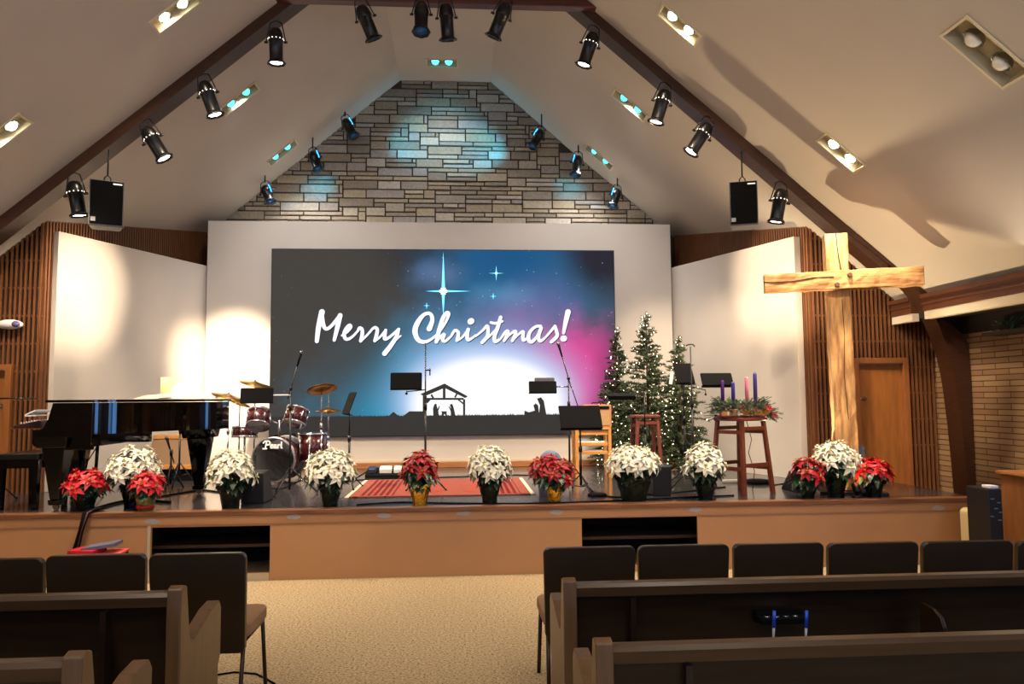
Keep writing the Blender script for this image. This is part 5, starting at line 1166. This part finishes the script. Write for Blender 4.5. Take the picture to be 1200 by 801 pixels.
gR = 'chairs in the front row right of the aisle'; gL = 'chairs in the front row left of the aisle'
proto = make_chair('dark brown chair at the aisle end of the longer row', gR)
RW = [(637,745,641,'x'),(748,855,638.5,'dark brown chair second from the aisle, in front of the right storage opening'),(860,966,636.5,'dark brown chair third from the aisle, below the wreath stool'),(971,1077,635.5,'dark brown chair fourth from the aisle, below the cross'),(1082,1188,634,'dark brown chair fifth from the aisle, below the curved post'),(1193,1299,633,'dark brown chair cut off by the edge in front of the oak cabinet')]
for i, (a, b_, v, lb) in enumerate(RW):
    c = proto if i == 0 else copy_tree(proto)
    if i: c['label'] = lb
    put(c, a, b_, v, 4.25)
for i, (a, b_, v, lb) in enumerate([(174,288,648.5,'dark brown aisle-end chair in front of the left storage opening'),(53,170,650,'dark brown chair below the hanging cables and crate'),(-66,50,655,'dark brown chair cut off by the edge below the piano bench')]):
    c = copy_tree(proto); c['label'] = lb; c['group'] = gL; put(c, a, b_, v, 4.12)
# ================================================================ PEWS
def pew(x0, x1, Y, zt, label, aisle):
    t = thing('pew', label, 'pew', (x0 if aisle < 0 else x1, Y, 0), 0, 'wooden pews'); L = x1-x0; s = 1 if aisle < 0 else -1
    # local: end at x=0, body extends s*L ; y grows toward the stage
    def X(a, b_): return (a, b_) if s > 0 else (-b_, -a)
    ln = .085; zr = zt
    a, b_ = X(.06, L)
    MB().hexa([(a,.1,.28),(b_,.1,.28),(b_,.13,.28),(a,.13,.28),(a,.01,zr-.04),(b_,.01,zr-.04),(b_,.035,zr-.04),(a,.035,zr-.04)]).build('back_panel', pewwood, t)
    MB().prism([(-.018,zr-.06),(-.022,zr-.02),(-.012,zr-.004),(.02,zr),(.05,zr-.01),(.055,zr-.045),(.04,zr-.06)], lambda p, q, tt: (tt, p, q), a, b_).build('top_rail', mat('pew_rail', (72,50,28), .28, noise=.3, nscale=4, stretch=(.8,6,9)), t)
    MB().hexa([(a,.12,.38),(b_,.12,.38),(b_,.52,.42),(a,.52,.42),(a,.12,.42),(b_,.12,.42),(b_,.52,.455),(a,.52,.455)]).build('seat', pewwood, t)
    prof = [(-.03,0),(-.03,.3),(-.035,zt-.1),(-.03,zt+.012),(.005,zt+.022),(.035,zt+.012),(.07,zt-.16),(.09,zt-.23),(.13,zt-.235),(.36,zt-.17),(.47,zt-.16),(.5,zt-.2),(.5,zt-.42),(.47,zt-.46),(.47,0)]
    e0, e1 = (0,.06) if s > 0 else (-.06,0)
    MB().prism(prof, lambda p, q, tt: (tt, p, q), e0, e1).build('end_panel', mat('pew_end_wood', (104,76,46), .35, noise=.25, nscale=4, stretch=(8,8,.8)), t, bevel=.006)
    for k in range(1, int(L/1.1)+1):
        xx = s*(.32+ (k-1)*1.3)
        if abs(xx) < L-.1:
            pr = [(-.0,.3),(.0,zt-.07),(.02,zt-.07),(.12,.3)]
            if k == 1: MB().prism([(-.012,.0),(-.012,zt-.075),(.03,zt-.075),(.12,.0)], lambda p, q, tt: (tt, p, q), xx-.012, xx+.012).build('brace', pewwood, t)
    return t
pR = U(659,683,3.42); pR2 = U(696,757,2.55); pL = U(216,697,3.28); pL2 = U(102,776,2.42)
zR = U(930,677,3.4).z; zR2 = U(930,750,2.53).z; zL = U(100,696,3.26).z; zL2 = U(40,775,2.4).z
pw1 = pew(pR.x, pR.x+4.0, 3.42, zR, 'dark oak pew holding the pen rack, directly behind the longer chair row', -1)
pew(pR2.x, pR2.x+4.2, 2.55, zR2, 'dark oak pew closest to the camera on the aisle side of the pen rack pew', -1)
pew(pL.x-3.6, pL.x, 3.28, zL, 'dark oak pew behind the shorter chair row', 1)
pew(pL2.x-3.4, pL2.x, 2.42, zL2, 'dark oak pew in the bottom corner, only its top rail and end showing', 1)
# pen / cup rack on pew back
yk = 3.36
r0_ = U(892,728,yk); r1_ = U(947,728,yk); t = thing('communion_cup_rack', 'small black cup and pen rack fixed to the pew back', 'rack', ((r0_.x+r1_.x)/2, yk+.03, r0_.z)); w = r1_.x-r0_.x
MB().bx(-w/2,w/2,-.035,.035,-.014,.012).build('shelf', black, t, bevel=.003); MB().bx(-w/2,w/2,.025,.075,-.02,.03).build('back_strip', black, t)
ri = MB()
for k in range(4): ri.lathe([(.012,.0),(.014,.003),(.012,.005)], (-w*.33+k*w*.2,-.005,.012), n=12)
ri.build('cup_rings', chrome, t)
for u, lb in ((903,'blue pen standing at the aisle end of the small pew rack'),(940.5,'blue pen standing at the far end of the small pew rack')):
    p = U(u, 712, yk-.0); q = U(u-2, 751, yk); pn = thing('pen', lb, 'pen', (q.x, yk-.045, q.z), 0, 'blue pens in the pew rack'); hgt = p.z-q.z
    MB().cyl((0,0,0),(.006,0,hgt*.5),.004,.006).build('barrel', mat('clear_barrel', (170,180,196), .15, emit=None), pn); MB().cyl((.006,0,hgt*.5),(.011,0,hgt),.0075,.007).build('cap', mat('blue_cap', (20,74,210), .3), pn)
# rounded hymnal rack bracket
p = U(1106,722,3.25); zt_ = U(1100,713.5,3.28).z; t = thing('hymnal_rack', 'dark rounded wooden hymnal rack end standing out from the pew back', 'rack', (p.x, 3.41, 0))
prof = [(0,.32),(0,zt_-.005),(-.03,zt_),(-.1,zt_-.006),(-.15,zt_-.03),(-.17,zt_-.07),(-.175,.45),(-.17,.32)]
MB().prism(prof, lambda a, b_, tt: (tt, a, b_), -.012, .006).build('bracket', mat('rack_wood', (50,34,20), .25), t, bevel=.004)
MB().bx(-.6,-.012,-.13,0,.32,.345).build('shelf', pewwood, t)

# ================================================================ RIGHT SIDE
c0 = U(1176,556,6.55)
t = thing('oak_cabinet', 'oak cabinet with a dark latch at the side wall', 'cabinet', (c0.x+.27, 6.45, 0)); w = .52; h = c0.z
MB().bx(0,w,0,.5,0.04,h-.03).build('body', mat('cabinet_oak', (142,88,44), .4, noise=.25, nscale=4, stretch=(5,5,1)), t, bevel=.004)
MB().bx(-.04,w,-.04,.52,h-.03,h).build('top', mat('cabinet_top', (168,112,64), .3), t, bevel=.006)
dr = MB().bx(.06,w*.5-.01,-.015,.0,.08,h-.08).build('door', mat('cabinet_door_oak', (128,74,36), .4, noise=.25, nscale=4, stretch=(5,5,1)), t, bevel=.004)
MB().bx(.075,.15,-.03,-.014,h-.24,h-.2).bx(.1,.13,-.035,-.02,h-.28,h-.19).build('latch', black, dr)
MB().bx(w*.5+.01,w-.06,-.015,.0,.08,h-.08).build('door', mat('cabinet_door_oak'), t, bevel=.004)
b0 = U(1158,573,6.5); b1 = U(1177,633,6.5)
t = thing('black_speaker_box', 'tall black equipment box between the beige heater and the oak cabinet', 'box', ((b0.x+b1.x)/2, 6.5, 0)); w = b1.x-b0.x; h = b0.z
MB().bx(-w/2,w/2,0,.3,0,h).build('body', mat('box_black', (14,13,16), .5), t, bevel=.008); k_ = MB()
for i, (x, z) in enumerate(((-.03,.9),(.03,.86),(.0,.8),(.04,.76),(-.04,.72),(.03,.68))): k_.box((x,-.004,h*z),(.03,.008,.008))
k_.build('controls', mat('badge_grey'), t)
MB().rbox((.03,.1,h+.012),(.08,.12,.024),.01).build('white_label', mat('plate_white'), t)
h0_ = U(1137,600,7.0); h1_ = U(1160,630,7.0); w = h1_.x-h0_.x; hb = h1_.z-.0
t = thing('portable_heater', 'beige portable unit with a black carrying recess on a dark base by the brick wall', 'heater', ((h0_.x+h1_.x)/2+.03, 7.0, 0)); hh_ = h0_.z
crm = mat('beige_plastic', (196,176,130), .4)
MB().rbox((-.03,.08,hh_*.55+.03),(w*.62,.26,hh_*.86),.05,axis='y').build('rounded_body', crm, t)
MB().rbox((.06,-.02,hh_*.3+.05),(w*.5,.2,hh_*.5),.02,axis='y').build('front_tank', crm, t)
MB().rbox((.06,-.03,hh_*.7),(w*.5,.18,.07),.02,axis='y').build('grip', black, t); MB().rbox((.01,.03,.03),(w+.06,.34,.06),.02).build('base', black, t)
# garland at top right
g0 = U(1186,378,4.95); gm = MB(); rn = random.Random(5)
g0 = UX(1186,380,XB-.18)
for k in range(55):
    p = V((rn.uniform(-.06,.12), rn.uniform(-.35,.25), rn.uniform(-.05,.05))); d = V((rn.uniform(-1,.2), rn.uniform(-1,1), rn.uniform(-.5,.8))); gm.leaf(p, d, (0,0,1), rn.uniform(.06,.11), .022, .4, .2, 3)
t = thing('greenery_garland', 'green artificial garland tucked under the eave above the brick wall', 'garland', g0); gm.build('foliage', mat('garland_green', (46,92,44), .5, noise=.3, nscale=20), t)
MB().bx(-.05,.2,-.5,.4,-.09,-.055).build('ledge', dk, t)
# emergency light on the left slatted wall
e0 = U(12,380,YC-.07); t = thing('emergency_light', 'white oval emergency light with a dark lens end on the slatted wall', 'light fixture', (e0.x, YC-.08, e0.z))
MB().sphere((0,0,0), .15, 20, (1,.42,.38)).build('housing', mat('white_plastic', (225,218,210), .4), t); MB().sphere((.085,-.035,0), .045, 14, (1,.8,.8)).build('lamp_lens', mat('purple_grey_lens', (96,84,130), .2), t)
MB().bx(-.04,.04,.03,.06,-.03,.03).build('mount', black, t)
# floor cable in the aisle
P = [UZ(u, v, .006) for u, v in ((255,790),(275,787),(300,789),(312,795),(322,801))]; tag(MB().tube(P, .006, 6).build('floor_cable', black), 'thin black cable on the carpet beside the aisle chair', 'cable')

# ================================================================ LIGHT
w = bpy.data.worlds.new('world'); S.world = w; w.use_nodes = True; w.node_tree.nodes['Background'].inputs[0].default_value = lin((255,230,200))+(1,); w.node_tree.nodes['Background'].inputs[1].default_value = .05
WARM = (255,232,204)
def spot_from(u, v, tgt, p, ang, blend=1.0, col=WARM, Y=YB-.05, size=.05):
    a = U(u, v, Y); d = (V(tgt)-a).normalized(); lamp('SPOT', a + d*.3, tgt, p, col, size, ang, blend)
spot_from(684,78,U(98,335,9.45),3800,17)                      # hot spot on the left wing
spot_from(323,75,U(905,318,9.5),3000,19)                       # hot spot on the right wing
spot_from(251,136,U(270,445,YW),3400,30)                         # left strip of the white wall
spot_from(911,261,(WX1-.2,YW,1.9),420,50)
spot_from(251,136,(.5,9.6,HS),560,66); spot_from(191,187,(-2.4,9.8,HS+.3),700,66)
spot_from(769,147,(-.6,9.4,HS),560,66); spot_from(809,181,(2.2,9.8,HS+.6),700,66)
lamp('SPOT', V((1.6,4.2,5.0)), (cx_,cy_,2.6), 600, WARM, .06, 30, .5)   # unseen spot nearer the camera, lights the cross
lamp('SPOT', V((cx_-.13,cy_-.42,HS+.15)), (cx_-.02,cy_-.05,HS+1.6), 190, (255,226,176), .02, 110, .7)
for (p,l,s_,n,hl,hs,k,g) in FIX:
    if k == 'warm': lamp('SPOT', p - n*.03, p + V((0,1.2,-4)), 520, WARM, .12, 110, .8)
    elif k == 'blue': lamp('SPOT', p - n*.03, V((p.x*.7, YW, 2.6)), 230, (235,236,240), .1, 120, 1.0)
for x in (-3.0,-.2,2.6): lamp('SPOT', V((x,4.9,cz(abs(x-XC))-.05)), V((x,7.5,.5)), 560, WARM, .12, 62, .9)  # unseen spots added above the front chairs to brighten the stage front
# unseen area lights added as fill just under the ceiling over the audience
for x, y in ((-2.6,3.4),(2.3,3.4),(-2.6,.6),(2.3,.6)):
    lamp('AREA', V((x, y, cz(abs(x-XC))-.03)), (x,y+1.0,0), 55, WARM, .5)
# unseen point lights added high over the pews to lift ceiling and walls
for x in (-2.6, 2.1):
    for y in (.3, -2.6): lamp('POINT', V((x,y,4.1)), None, 50, (255,240,220), .35)
for x, tx_ in ((XC-EH+.5,-2.0),(XE-.5,1.6)):
    for y in (2.0,6.0): lamp('AREA', V((x,y,2.75)), (tx_,y+.3,5.6), 12, (255,232,204), 1.2)  # unseen area lights added along the eaves to brighten the slopes
# uplight behind the cross, throwing its shadow on the slope
ul2 = copy_tree(ul); ul2.location = (4.0, 8.5, HS); ul2['label'] = 'small black uplight on the stage behind the timber cross'
lamp('SPOT', V((4.0,8.5,HS+.15)), (4.1,7.4,4.2), 420, (255,226,180), .03, 100, .6)
# blue washes on the stone gable
for u, v, tgt, pw in ((419,168,(XC-.1,YST,6.1),22),(622,175,(XC+.3,YST,6.0),26),(374,200,(XC-2.1,YST,5.25),5),(318,238,(XC-2.6,YST,5.2),2),(673,207,(XC+2.1,YST,5.3),4),(717,243,(XC+2.6,YST,5.2),2)):
    a = U(u, v, YST-.6); lamp('SPOT', a, tgt, pw*5.5, (50,190,240), .03, 64, 1.0)
S.cycles.use_denoising = True
